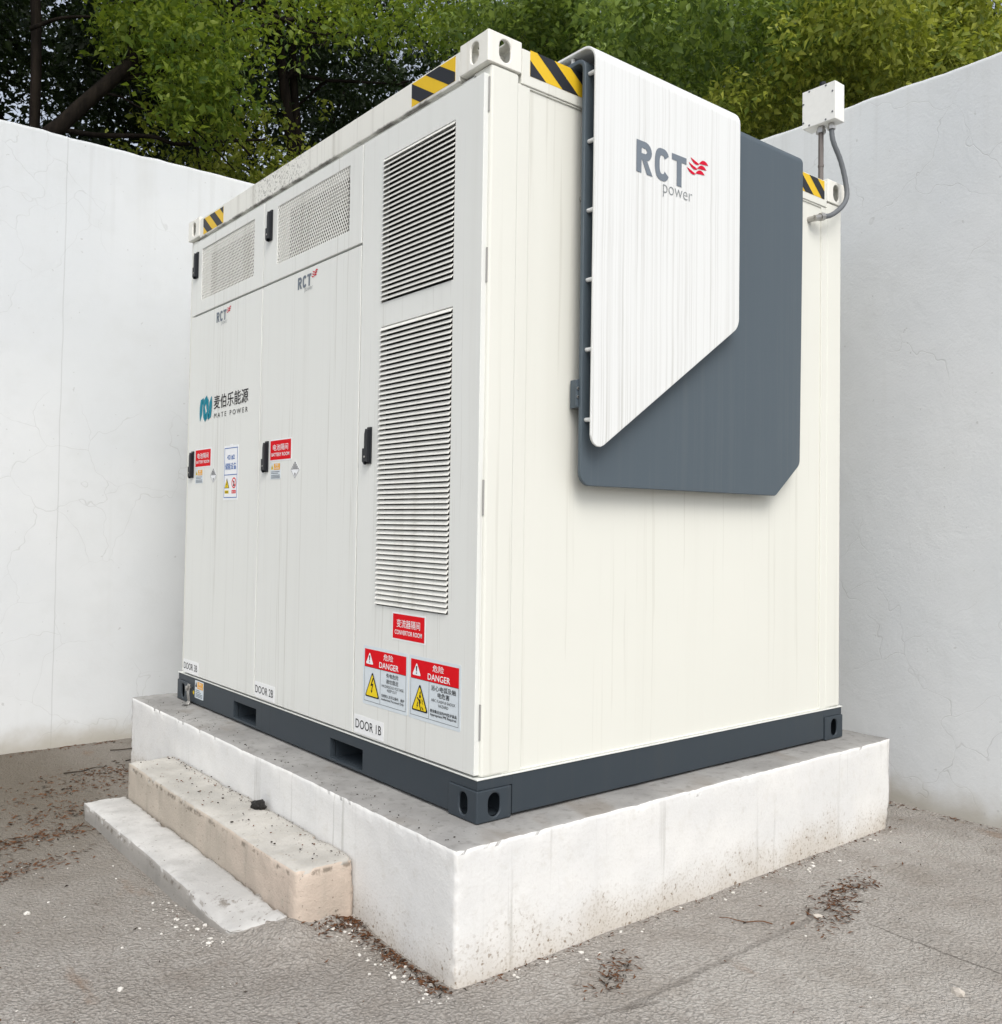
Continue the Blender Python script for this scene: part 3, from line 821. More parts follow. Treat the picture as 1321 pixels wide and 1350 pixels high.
BOLT = [(.1, 1), (-.28, .42), (.02, .46), (-.12, .08), (-.22, .14), (-.06, -.08), (.10, .13), (.0, .12), (.24, .62), (-.04, .58), (.28, 1)]
def small_labels(par, y0, y1, zt):
    st = Sticker(LF(y0, zt-.083)); st.slab(0, 0, .114, .083, M_SILVER, .003)
    st.poly(tri(.020, .050, .026, .026), M_YELP, 1); st.poly(tri(.020, .055, .006, .014), M_BLACKP, 2)
    st.rect(.040, .047, .108, .079, M_ORANGE, 1); st.text('警告', .056, .064, .092, .077, M_WHITEP, 2); st.text('WARNING', .048, .050, .100, .060, M_WHITEP, 2)
    for k, ww in ((.036, .095), (.028, .080), (.018, .098), (.011, .098), (.005, .098)): st.rect(.010, k, .010+ww, k+.0034, M_GREYP, 1)
    onto(st, 'warning_label', par, None)
    st = Sticker(LF((y0+y1)/2-.114, zt-.086)); c = (.047, .043)
    D = lambda s: [(c[0]-.047*s, c[1]), (c[0], c[1]-.043*s), (c[0]+.047*s, c[1]), (c[0], c[1]+.043*s)]
    st.prism(D(1), M_WHITEP, .001, st.fr)
    st.strip(D(.95)+[D(.95)[0]], D(.90)+[D(.90)[0]], M_BLACKP, 1)
    for k in range(-3, 4):
        hh = .038-abs(k)*.0105
        if hh > .004: st.rect(c[0]+k*.0105-.0028, c[1]+.002, c[0]+k*.0105+.0028, c[1]+hh, M_BLACKP, 1)
    st.text('9', c[0]-.006, c[1]-.032, c[0]+.006, c[1]-.014, M_BLACKP, 1, .02)
    onto(st, 'hazard_diamond', par, None)
small_labels(d3, 2.750, 2.529, 1.386); small_labels(d2, 1.740, 1.519, 1.382)
# blue equipment plate
st = Sticker(LF(2.332, 1.200)); st.slab(0, 0, .192, .302, M_WHITEP, .006); st.slab(.08, .302, .112, .309, M_WHITEP)
st.frame_rect(.008, .012, .184, .290, .004, M_BLUE, 1); st.rect(.012, .138, .180, .142, M_BLUE, 1)
st.text('421#2', .045, .222, .146, .250, M_BLUE, 1, .02); st.text('储能设备', .020, .168, .170, .206, M_BLUE, 1, .012)
st.poly(tri(.048, .066, .066, .056), M_BLACKP, 1); st.poly(tri(.048, .069, .052, .044), M_YELP, 2)
st.poly([(.048+.022*a, .073+.026*b) for a, b in BOLT], M_BLACKP, 3)
st.rect(.020, .036, .074, .054, M_YELP, 1); st.text('当心触电', .026, .040, .068, .050, M_BLACKP, 2, .01)
C_ = arc(.142, .094, .030, .030, 0, 360, 24); C2 = arc(.142, .094, .023, .023, 0, 360, 24)
st.strip(C_, C2, M_RED, 1); st.poly(arc(.142, .098, .008, .008, 0, 345, 12), M_BLACKP, 1); st.poly([(.132, .076), (.152, .076), (.149, .090), (.135, .090)], M_BLACKP, 1)
st.poly([(.123, .107), (.127, .111), (.161, .081), (.157, .077)], M_RED, 2)
st.rect(.114, .036, .170, .054, M_RED, 1); st.text('禁止入内', .120, .040, .164, .050, M_WHITEP, 2, .01)
onto(st, 'equipment_plate', d3, 'white plate with blue border reading 421#2')

def danger(par, y0, z0, w_, h_, lines, figure):
    st = Sticker(LF(y0, z0)); st.slab(-.012, -.014, w_+.012, h_+.013, M_SILVER, .008)
    st.rect(0, h_*.66, w_, h_, M_RED, 1)
    st.frame_rect(0, 0, w_, h_*.66, .0014, M_BLACKP, 1); st.rect(w_*.395, .0014, w_*.40, h_*.66-.0014, M_BLACKP, 1)
    st.poly(rtri(w_*.13, h_*.715, w_*.19, h_*.23, .004), M_WHITEP, 2)
    st.poly([(w_*.115, h_*.88), (w_*.145, h_*.88), (w_*.138, h_*.785), (w_*.122, h_*.785)], M_BLACKP, 3); st.rect(w_*.122, h_*.742, w_*.138, h_*.765, M_BLACKP, 3)
    st.text('危险', w_*.47, h_*.845, w_*.70, h_*.965, M_WHITEP, 2, .006); st.text('DANGER', w_*.37, h_*.69, w_*.83, h_*.80, M_WHITEP, 2, .012)
    cx = w_*.205
    st.poly(rtri(cx, h_*.09, w_*.36, h_*.50, .006), M_BLACKP, 2); st.poly(rtri(cx, h_*.115, w_*.30, h_*.42, .004), M_YELP, 3)
    if figure == 'bolt': st.poly([(cx+.045*a, h_*.19+.060*b) for a, b in BOLT], M_BLACKP, 4)
    else:
        b_ = h_*.12
        st.poly(arc(cx+.004, b_+.052, .006, .007, 0, 330, 10), M_BLACKP, 4)
        for pl_ in ([(-.018, .046), (-.012, .048), (-.002, .040), (.006, .042), (.010, .030), (.004, .020), (.014, .000), (.008, .000), (-.001, .018), (-.003, .032), (-.010, .038)],
                    [(-.012, .030), (-.007, .030), (-.013, .016), (-.008, .016), (-.019, .002), (-.015, .013), (-.019, .013)],
                    [(.014, .044), (.024, .038), (.020, .032), (.028, .020), (.017, .030), (.018, .038)],
                    [(.004, .072), (.010, .072), (.006, .064), (.010, .064), (.001, .056), (.003, .063), (.0, .063)],
                    [(.016, .016), (.026, .006), (.030, .000), (.020, .004), (.015, .010)]):
            st.poly([(cx+a, b_+b) for a, b in pl_], M_BLACKP, 4)
    for (t, a, b, v0, v1, bold) in lines: st.text(t, w_*a, h_*v0, w_*b, h_*v1, M_BLACKP, 2, bold)
    return onto(st, 'danger_label', par, None)
danger(d1, .786, .330, .318, .220, [('有电危险', .54, .83, .535, .62, .004), ('请勿靠近', .54, .83, .425, .51, .004), ('HAZARDOUS VOLTAGE', .44, .95, .345, .395, .0),
       ('KEEP OUT', .57, .80, .275, .325, .0), ('仅授权人员可以操作、维护', .43, .97, .155, .215, .008), ('Authorized Personnel Only', .43, .96, .085, .14, .012)], 'bolt')
danger(d1, .434, .330, .318, .220, [('当心电弧及触', .45, .95, .52, .615, .006), ('电危害', .58, .82, .41, .505, .006), ('ARC FLASH & SHOCK', .45, .94, .33, .38, .0),
       ('HAZARD', .60, .80, .255, .305, .0), ('需穿戴适当的PPE防护装具', .43, .97, .135, .195, .010), ('Appropriate PPE Required', .43, .96, .065, .125, .014)], 'shock')
for par, y0, z0, t in ((d1, .866, .181, 'DOOR 1B'), (d2, 1.874, .181, 'DOOR 2B'), (d3, 2.871, .176, 'DOOR 3B')):
    st = Sticker(LF(y0, z0)); st.slab(.002, 0, .236, .078, M_FILM); st.text(t, .014, .021, .220, .060, M_BLACKP, 1, .004)
    onto(st, 'door_number', par, None)
# base label and earth strap
st = Sticker(LF(2.694, .046, .006)); st.slab(0, 0, .128, .102, M_SILVER, .003)
st.poly(tri(.020, .064, .026, .030), M_BLACKP, 1); st.rect(.040, .056, .122, .096, M_ORANGE, 1)
st.text('警告', .058, .078, .104, .093, M_WHITEP, 2); st.text('WARNING', .052, .060, .110, .072, M_WHITEP, 2)
for k, ww in ((.044, .06), (.034, .08), (.024, .1), (.016, .1), (.008, .1)): st.rect(.014, k, .014+ww, k+.004, M_GREYP, 1)
own(st.done('warning_label', None))
mb = MB()
pts = [(-.012, 2.765, .118), (-.018, 2.760, .095), (-.020, 2.756, .06), (-.016, 2.752, .02), (-.03, 2.745, .004), (-.06, 2.73, .003)]
for i in range(len(pts)-1):
    (xa, ya, za), (xb, yb, zb) = pts[i], pts[i+1]
    mb.add([(xa, ya, za), (xa, ya-.035, za), (xb, yb-.035, zb), (xb, yb, zb), (xa+.003, ya, za+.001), (xa+.003, ya-.035, za+.001), (xb+.003, yb-.035, zb+.001), (xb+.003, yb, zb+.001)],
           [(0, 1, 2, 3), (4, 7, 6, 5), (0, 4, 5, 1), (2, 6, 7, 3), (1, 5, 6, 2), (0, 3, 7, 4)], M_STEEL)
es = own(mb.build('earth_strap'))
mb = MB(); mb.tube([(.004, 2.752, .094), (-.028, 2.752, .094)], .009, M_STEEL, 6); mb.tube([(-.019, 2.752, .094), (-.026, 2.752, .094)], .016, M_STEEL, 6); sub(mb.build('bolt', es), es)
st = Sticker(LF(2.712, .072, .006)); st.poly(arc(0, 0, .011, .011, 0, 345, 16), M_YELP, 1); own(st.done('earth_mark', None))

# -- cover over the end wall: slate back sheet, white front sheet on stand-offs, both bent over the roof edge
def bent(outline_u, zt, yf, th, R, ylen, mat):
    """sheet in plane y=yf that turns back over the top with radius R; outline_u: polygon (x,z) below z=zt-R, two top corners included last"""
    mb = MB()
    front = outline_u                                   # polygon, first and last points are the two top points at z = zt-R
    xl, xr = front[0][0], front[-1][0]
    n = len(front)
    vs = [(x, yf, z) for x, z in front]+[(x, yf+th, z) for x, z in front]
    fs = [tuple(range(n)), tuple(range(n, 2*n))[::-1]]+[(k, k+n, k+1+n, k+1) for k in range(n-1)]
    mb.add(vs, fs, mat)
    path = [(yf+R-R*cos(a), zt-R+R*sin(a), yf+R-(R-th)*cos(a), zt-R+(R-th)*sin(a)) for a in [pi/2*k/8 for k in range(9)]]
    path.append((ylen, zt, ylen, zt-th))
    V = []
    for (ya, za, yb, zb) in path: V += [(xl, ya, za), (xr, ya, za), (xr, yb, zb), (xl, yb, zb)]
    F = []
    for i in range(len(path)-1):
        for k in range(4): F.append((4*i+k, 4*i+(k+1) % 4, 4*i+4+(k+1) % 4, 4*i+4+k))
    e = 4*(len(path)-1); F.append((e, e+1, e+2, e+3))
    mb.add(V, F, mat)
    return mb
def weld(o, bev=.0025):
    bm = bmesh.new(); bm.from_mesh(o.data); bmesh.ops.remove_doubles(bm, verts=bm.verts, dist=1e-5); bmesh.ops.recalc_face_normals(bm, faces=bm.faces); bm.to_mesh(o.data); bm.free()
    return o
zt, R = 2.937, .045
ol = [(.440, zt-R)]+rounded([(.440, 2.6, 0), (.440, 1.243, .05), (1.735, 1.243, .03), (1.935, 1.402, .05), (1.950, 2.6, 0)])+[(1.950, zt-R)]
dc = own(weld(bent(ol, zt, -.062, .018, R, .40, M_DARKCOV).build('slate_cover', bevel=.0)))
b = dc.modifiers.new('bevel', 'BEVEL'); b.width = .004; b.segments = 2; b.limit_method = 'ANGLE'; b.angle_limit = radians(50)
# return lips behind the slate sheet's side edges
mb = MB(); mb.box(.443, .455, -.044, .004, 1.55, 1.66, M_DARKCOV); sub(mb.build('mounting_lip', dc), dc)
mb = MB(); mb.prism(rounded([(.428, 1.552, .006), (.446, 1.552, .003), (.446, 1.658, .003), (.428, 1.658, .006)], 4), M_DARKCOV, .004, lambda u, v, q: (u, -.040-q*1.0, v)); tabo = sub(mb.build('mounting_tab', dc), dc)
for z in (1.624, 1.590):
    mb = MB(); mb.tube([(.4365, -.044, z), (.4365, -.048, z)], .006, M_STEEL, 6); mb.tube([(.4365, -.0475, z), (.4365, -.050, z)], .003, M_BLACK, 6); sub(mb.build('bolt', dc), dc)
for (x, z) in ((.50, 2.4), (.50, 1.6), (1.85, 2.4), (1.85, 1.6), (1.2, 1.4)):
    mb = MB(); mb.tube([(x, .016, z), (x, -.045, z)], .012, M_STEEL, 8); sub(mb.build('spacer', dc), dc)
for x in (.60, 1.80):
    mb = MB(); mb.tube([(x, .22, 2.890), (x, .22, 2.921)], .015, M_STEEL, 8); sub(mb.build('spacer', dc), dc)
zt, R = 2.976, .072
ol = [(.440, zt-R)]+rounded([(.440, 2.6, 0), (.437, 1.352, .045), (1.36, 1.985, .075), (1.36, 2.6, 0)])+[(1.36, zt-R)]
wc = own(weld(bent(ol, zt, -.121, .011, R, .40, M_COVER).build('white_cover')))
b = wc.modifiers.new('bevel', 'BEVEL'); b.width = .003; b.segments = 2; b.limit_method = 'ANGLE'; b.angle_limit = radians(50)
for o in (dc, wc):
    for p in o.data.polygons: p.use_smooth = True
    o.modifiers.new('weighted', 'WEIGHTED_NORMAL')
for z in (2.87, 2.60, 2.325, 2.05, 1.775, 1.50):
    for x in (.462, 1.335):
        if x > 1 and z < 2.0: continue
        mb = MB(); mb.tube([(x, -.063, z), (x, -.109, z)], .0085, M_COVER, 8); sub(mb.build('stand_off', wc), wc)
for x in (.462, 1.335):
    mb = MB(); mb.tube([(x, .03, 2.938), (x, .03, 2.964)], .0085, M_COVER, 8); sub(mb.build('stand_off', wc), wc)
st = Sticker(RF(.673, 2.520, -.121)); rct_logo(st, 0, 0, .131); onto(st, 'cover_logo', wc, 'grey RCT letters with red waves and the word power')

# -- junction box on its pole with a flexible conduit
mb = MB(); mb.tube([(2.296, .055, 2.893), (2.296, .055, 3.215)], .0135, M_POLE, 10); mb.tube([(2.296, .055, 3.0), (2.296, .055, 3.012)], .0155, M_POLE, 10)
pole = own(mb.build('pole', smooth=False))
mb = MB(); mb.tube([(2.296, .055, 3.180), (2.296, .055, 3.196), (2.296, .055, 3.197), (2.296, .055, 3.214)], [.026, .026, .021, .021], M_STEEL, 6); sub(mb.build('gland', pole), pole)
mb = MB(); mb.box(2.256, 2.340, -.053, .139, 3.215, 3.415, M_BOXW); jb = own(mb.build('junction_box', bevel=.004))
mb = MB(); mb.box(2.2515, 2.2555, -.052, .138, 3.216, 3.414, M_BOXW); sub(mb.build('box_lid', jb, bevel=.001), jb)
for (a, b_) in ((.13, .35), (.13, .64), (.07, .86)): pass
for (fy, fz) in ((.04, .16), (.04, .66), (.96-.04, .20), (.96-.04, .74), (.22, .05), (.72, .05), (.22, .95), (.72, .95)):
    y_ = .139-.192*fy; z_ = 3.215+.2*fz
    mb = MB(); mb.tube([(2.2512, y_, z_), (2.2495, y_, z_)], .0052, M_COND, 8); sub(mb.build('screw', jb), jb)
mb = MB(); mb.tube([(2.296, .045, 3.415), (2.296, .045, 3.421), (2.296, .045, 3.422), (2.296, .045, 3.450)], [.024, .024, .018, .016], M_BLACK, 10); sub(mb.build('antenna', jb), jb)
mb = MB(); mb.tube([(2.296, -.005, 3.214), (2.296, -.005, 3.198), (2.296, -.005, 3.197), (2.296, -.005, 3.182)], [.016, .016, .021, .021], M_STEEL, 8); sub(mb.build('gland', jb), jb)
ctl = [(2.296, -.005, 3.19), (2.302, -.012, 3.12), (2.345, -.03, 3.02), (2.368, -.045, 2.91), (2.362, -.055, 2.83), (2.31, -.06, 2.765), (2.23, -.048, 2.705), (2.16, -.035, 2.683)]
def spline(P, n=6):
    P = [Vector(p) for p in P]; Q = [P[0]*2-P[1]]+P+[P[-1]*2-P[-2]]; out = []
    for i in range(1, len(Q)-2):
        for k in range(n):
            t = k/n; a, b_, c_, d_ = Q[i-1], Q[i], Q[i+1], Q[i+2]
            out.append(.5*((2*b_)+(c_-a)*t+(2*a-5*b_+4*c_-d_)*t*t+(3*b_-a-3*c_+d_)*t**3))
    return out+[P[-1]]
sp = spline(ctl); mb = MB(); rr = [.0125+(.0008 if k % 2 else 0) for k in range(len(sp))]; mb.tube(sp, rr, M_COND, 10)
cd = own(mb.build('conduit', smooth=True))
mb = MB()
d_ = (Vector(ctl[-1])-Vector(ctl[-2])).normalized(); p0 = Vector(ctl[-1])
mb.tube([p0-d_*.012, p0+d_*.014, p0+d_*.015, p0+d_*.055], [.021, .021, .016, .016], M_STEEL, 8)
mb.tube([p0+d_*.044, p0+d_*.044+Vector((0, .06, 0))], .016, M_STEEL, 8)
sub(mb.build('gland', cd), cd)

# ================================================================== LOOSE THINGS ON THE GROUND
def gz(x, y):
    z = GZ+.010*noise.noise(Vector((x*1.1, y*1.1, 3)))+.004*noise.noise(Vector((x*5, y*5, 1)))
    return z+mound(x, y)
def pebble(mb, x, y, z, s, mat, flatness=.5):
    bm = bmesh.new(); bmesh.ops.create_icosphere(bm, subdivisions=1, radius=1)
    sx, sy, a = s*random.uniform(.7, 1.3), s*random.uniform(.6, 1.1), random.uniform(0, 6.28); sd_ = random.uniform(0, 99)
    vs = []
    for v in bm.verts:
        k = 1+.45*noise.noise(v.co*1.6+Vector((sd_, 0, 0))); p = Vector((v.co.x*sx*k, v.co.y*sy*k, v.co.z*s*flatness*k))
        vs.append((x+p.x*cos(a)-p.y*sin(a), y+p.x*sin(a)+p.y*cos(a), z+p.z))
    bm.verts.index_update(); fs = [tuple(v.index for v in f.verts) for f in bm.faces]; bm.free(); mb.add(vs, fs, mat)
fl = MB()
def scatter(n, fn, smin, smax):
    for _ in range(n):
        x, y = fn(); s = smin+(smax-smin)*random.random()**3; pebble(fl, x, y, gz(x, y)+s*.15, s, M_FLAKE, .45)
scatter(50, lambda: (lambda t: (-.73+.06*random.gauss(0, 1)*.6+.10*max(0, .9-t), t))(random.uniform(.62, 1.15)), .003, .010)
scatter(110, lambda: (-.25-abs(random.gauss(0, .06)), random.uniform(-.2, .5)), .0025, .010)
scatter(70, lambda: (random.uniform(0, 2.6), -.18-abs(random.gauss(0, .05))), .0025, .012)
scatter(160, lambda: (random.uniform(-2.0, 2.8), random.uniform(-1.8, .4)), .002, .006)
scatter(60, lambda: (random.uniform(-1.5, -.7), random.uniform(.2, 2.2)), .002, .007)
o = fl.build('plaster_flakes', fix=False); tag(o, 'small pale plaster crumbs scattered along the plinth and steps', 'rubble', kind='stuff')
for (x, y, s, m, lab, nm) in ((-1.085, .491, .017, M_FLAKE, 'white plaster chip lying alone on the yard in front of the low step', 'plaster_chip'),
                          (-1.187, 1.307, .014, M_FLAKE, 'white plaster chip on the ground near the left edge of the photo', 'plaster_chip'),
                          (1.113, -1.194, .028, M_STONE, 'pale buff stone half sunk in the concrete at the lower right', 'stone'),
                          (1.29, -.565, .018, M_STONE, 'flat whitish stone beside the dead leaves right of the plinth', 'stone')):
    mb = MB(); pebble(mb, 0, 0, 0, s, m, .55); o = mb.build(nm, smooth=False, fix=False); o.location = (x, y, gz(x, y)+s*.2); tag(o, lab, nm.split('_')[-1] if nm != 'plaster_chip' else 'plaster chip')
# black lump on the upper step
mb = MB(); bm = bmesh.new(); bmesh.ops.create_icosphere(bm, subdivisions=3, radius=1); vs = []
for v in bm.verts:
    k = 1+.35*noise.noise(v.co*1.7)+.18*noise.noise(v.co*5); vs.append((v.co.x*.030*k, v.co.y*.042*k, v.co.z*.024*k))
mb.add(vs, [tuple(v.index for v in f.verts) for f in bm.faces], M_LUMP); bm.free()
o = mb.build('rubber_scrap', fix=False); o.location = (-.248, 1.265, -.190); tag(o, 'crumpled black scrap lying on the upper step against the plinth', 'scrap')
# twigs
tw = [(.02, 3.72, .0, .34, 'long dark twig on the ground nearest the left wall'), (.0, 3.45, .25, .30, 'dark curved twig below the longest one by the left wall'),
      (-.15, 3.02, -.5, .16, 'short bent dark twig between the left wall and the low step'), (-.42, 3.35, .12, .24, 'thin dark twig near the left edge of the photo'),
      (1.02, -.42, 2.3, .20, 'thin brown twig on the concrete right of the plinth'), (-.95, -.02, .3, .22, 'dark twig on the concrete in the lower left foreground')]
for (x, y, a, ln, lab) in tw:
    mb = MB(); pts = []
    for k in range(7):
        t = k/6-.5; pts.append((t*ln, .05*ln*sin(3*t*pi+x)+.06*ln*noise.noise(Vector((k*.7, x*9, y))), .004+.004*abs(sin(5*t))))
    tm = M_LITTER if 'brown' in lab else M_TWIG; mb.tube(pts, [(.0022+.0016*(1-k/6))*(.6 if 'brown' in lab else 1) for k in range(7)], tm, 6)
    q = Vector(pts[3]); mb.tube([q, q+Vector((.06*ln, .13*ln, .006))], [.0025, .0015], M_TWIG, 5)
    o = mb.build('twig', smooth=True, fix=False); o.location = (x, y, gz(x, y)); o.rotation_euler = (0, 0, a); tag(o, lab, 'twig', 'dry twigs on the ground')
# leaf litter: thin needles and curled leaf bits
lt = MB()
def litter(n, fn, smin=.006, smax=.022, ang=None):
    for _ in range(n):
        x, y = fn(); z = gz(x, y)+.002; a = random.uniform(0, pi) if ang is None else random.gauss(ang, .5); ln = random.uniform(smin, smax); wd = ln*random.uniform(.08, .24)
        ca, sa = cos(a), sin(a); zz = [random.uniform(.0, .006) for _ in range(4)]
        P = [(-ln, 0, zz[0]), (0, -wd, zz[1]), (ln, 0, zz[2]), (0, wd, zz[3]+.002)]
        lt.add([(x+p*ca-q*sa, y+p*sa+q*ca, z+r) for p, q, r in P], [(0, 1, 2), (0, 2, 3)], M_LITTER if random.random() < .8 else M_TWIG)
def blob(cx, cy, sx, sy, ang=0):
    def f():
        u, v = random.gauss(0, 1)*sx, random.gauss(0, 1)*sy; return cx+u*cos(ang)-v*sin(ang), cy+u*sin(ang)+v*cos(ang)
    return f
litter(700, blob(-.05, 3.25, .35, .10, .1)); litter(260, blob(-.6, 2.95, .25, .08, .2)); litter(260, blob(-.75, 2.55, .18, .08, .2)); litter(380, blob(-.95, 2.2, .2, .06, .2)); litter(300, blob(-1.2, 1.8, .2, .05, .2))
litter(240, lambda: (random.uniform(-2, .0), 4.03-abs(random.gauss(0, .04))))
litter(420, lambda: (-.225-abs(random.gauss(0, .035)), random.uniform(-.18, .48)), .005, .018)
litter(160, blob(-.30, .42, .06, .05), .005, .018)
litter(330, blob(1.60, -.50, .16, .04, .15), .006, .022); litter(90, blob(1.35, -.62, .10, .03, .2), .006, .02); litter(150, blob(.30, -.40, .08, .035, .5), .005, .018)
litter(200, lambda: (3.03-abs(random.gauss(0, .035)), random.uniform(-1.0, 1.2)), .006, .02)
litter(200, lambda: (random.uniform(-.2, 2.6), -.172-abs(random.gauss(0, .02))), .004, .012)
litter(260, lambda: (random.uniform(-2, 2.8), random.uniform(-1.8, 2.5)), .004, .015)
o = lt.build('leaf_litter', fix=False); tag(o, 'brown dead leaves and needles drifted over the concrete', 'leaf litter', kind='stuff')
cr = MB()
for _ in range(260):
    x = random.uniform(-.45, -.23); y = random.uniform(.52, 2.38)
    if random.random() < .5: x = -.24+random.uniform(-.03, .02)
    s = .0015+.005*random.random()**3; pebble(cr, x, y, -.199+s*.2, s, M_TWIG if random.random() < .6 else M_LITTER, .5)
for _ in range(160):
    y = random.uniform(-.1, 3.1); x = -.19+abs(random.gauss(0, .06)); s = .0012+.003*random.random()**2; pebble(cr, x, y, .002, s, M_TWIG, .5)
o = cr.build('grit', fix=False); tag(o, 'dark grit and crumbs lying on the step and along the plinth edge', 'grit', kind='stuff')

# ================================================================== TREES
def leaves_mesh(name, centers, per, spread, size, mat, droop=.5, seed=0):
    """leaf-sized folded blades gathered in hanging sprays round the given centres"""
    rg = np.random.default_rng(seed)
    grp = 11; k = max(1, per//grp)
    S = np.repeat(np.asarray(centers, float), k, axis=0)
    sc = rg.normal(0, 1, (len(S), 3)); sc /= np.maximum(1, np.linalg.norm(sc, axis=1, keepdims=True)/1.6)
    S = S+sc*np.asarray(spread)
    C = np.repeat(S, grp, axis=0); N = len(C)
    tilt = np.repeat(rg.normal(0, .5, (len(S), 3)), grp, axis=0)
    P = C+rg.normal(0, 1, (N, 3))*np.array((.7, .7, .55))*size
    ax = np.stack([rg.normal(0, .8, N), rg.normal(0, .8, N), rg.normal(-droop, .5, N)], 1)+tilt; ax /= np.linalg.norm(ax, axis=1, keepdims=True)
    rn = rg.normal(0, .8, (N, 3))+tilt; rn[:, 2] += .9
    sd_ = np.cross(ax, rn); sd_ /= np.maximum(1e-6, np.linalg.norm(sd_, axis=1, keepdims=True)); nm = np.cross(sd_, ax)
    slim = rg.random(N) < .22                                  # flower stalks among the leaves
    ln = (size*np.where(slim, rg.uniform(.9, 1.7, N), rg.uniform(.45, 1.0, N)+.5*rg.random(N)**4))[:, None]
    wd = ln*np.where(slim, .035, rg.uniform(.20, .33, N))[:, None]
    fold = wd*.35
    v0 = P; v1 = P+ax*ln*.38+sd_*wd+nm*fold; v2 = P+ax*ln-nm*ln*.10; v3 = P+ax*ln*.38-sd_*wd+nm*fold; v4 = P+ax*ln*.45
    V = np.stack([v0, v1, v2, v3, v4], 1).reshape(-1, 3)
    b = np.arange(N)[:, None]*5
    Q = np.concatenate([b+[0, 1, 4], b+[1, 2, 4], b+[0, 4, 3], b+[4, 2, 3]], 1).reshape(-1, 3)
    me = bpy.data.meshes.new(name); raw(me, V, Q); me.materials.append(mat); return me

def crown_centers(n, rx, ry, rz, seed, shell=.45):
    rg = np.random.default_rng(seed); d = rg.normal(0, 1, (n, 3)); d /= np.linalg.norm(d, axis=1, keepdims=True)
    r = (shell+(1-shell)*rg.random((n, 1)))*(1+.18*np.sin(d[:, :1]*5+seed)+.15*np.sin(d[:, 1:2]*7+d[:, 2:]*4))
    return d*r*np.array([rx, ry, rz])

def limb(mb, a, b, r0, r1, wig=.15, n=6):
    a, b = Vector(a), Vector(b); pts = []
    for k in range(n+1):
        t = k/n; p = a.lerp(b, t); m = (b-a).length*wig*sin(pi*t)
        pts.append(p+Vector((noise.noise(p*.9+Vector((5, 0, 0))), noise.noise(p*.9+Vector((0, 5, 0))), .5*noise.noise(p*.9)))*m)
    mb.tube(pts, [r0+(r1-r0)*k/n for k in range(n+1)], M_BARK, 8, cap=False); return pts

MESHES = {}
def tree(name, label, base, trunk, crown_at, crown_r, mat, n=260, per=170, size=.085, spread=.30, seed=1, group='trees behind the walls', extra=None, limbs=7):
    """trunk: list of (x,y,z,r) in world; crown: clumps of leaves in an ellipsoid plus extra clump centres (x,y,z)"""
    o = empty(name, base); tag(o, label, 'tree', group); B = Vector(base)
    mb = MB(); pts = [Vector(t[:3])-B for t in trunk]; mb.tube(spline(pts, 5), list(np.interp(np.linspace(0, len(trunk)-1, (len(trunk)-1)*5+1), range(len(trunk)), [t[3] for t in trunk])), M_BARK, 10)
    mb.build('trunk', o, smooth=True, fix=False)
    rg = random.Random(seed); cc = Vector(crown_at)-B
    for k in range(limbs):
        s = pts[-1].lerp(pts[len(pts)//2], rg.random()*.8)
        a = rg.uniform(0, 6.28); e = cc+Vector((cos(a)*crown_r[0]*.75, sin(a)*crown_r[1]*.75, rg.uniform(-.6, .7)*crown_r[2]))
        lb = MB(); P = limb(lb, s, e, trunk[-1][3]*.55, .012)
        for q in range(3):
            i = rg.randrange(2, 6); e2 = P[i]+Vector((rg.uniform(-1, 1), rg.uniform(-1, 1), rg.uniform(-.6, .5)))*crown_r[0]*.4; limb(lb, P[i], e2, .022, .006, .2, 5)
        lb.build('branch', o, smooth=True, fix=False)
    cen = crown_centers(n, *crown_r, seed)+np.array(cc)
    if extra is not None: cen = np.concatenate([cen, np.array([tuple(Vector(e)-B) for e in extra])])
    me = leaves_mesh('crown', cen, per, (spread, spread, spread*.8), size, mat, seed=seed)
    c_ = link('crown', me, o, 'stuff'); return o

def at(u, v, dist):
    """world point seen at photo pixel (u,v) at the given distance along the view axis; used only to measure where boughs hang"""
    q = fw+r2*((u-PX)/FPX)+u2*((PY-v)/FPX); return tuple(CP+q*dist)
rg = random.Random(3)
def bough(owner, pts, r0, r1):
    B = Vector(owner.location); mb = MB(); q = spline([Vector(at(*p))-B for p in pts], 5)
    mb.tube(q, list(np.linspace(r0, r1, len(q))), M_BARK, 7); mb.build('branch', owner, smooth=True, fix=False)
# boughs hanging over the left wall in front of the dark wood
ex = []
for (u, v, su_, sv_, n_, d0, d1_) in ((240, 55, 55, 48, 36, 7.5, 8.9), (275, 120, 32, 24, 12, 7.6, 8.4), (180, 20, 40, 18, 9, 7.8, 8.8), (430, 15, 75, 20, 13, 8.2, 9.5), (560, 20, 75, 25, 15, 8.5, 10)):
    for _ in range(n_): ex.append(at(rg.gauss(u, su_*.7), rg.gauss(v, sv_*.7), rg.uniform(d0, d1_)))
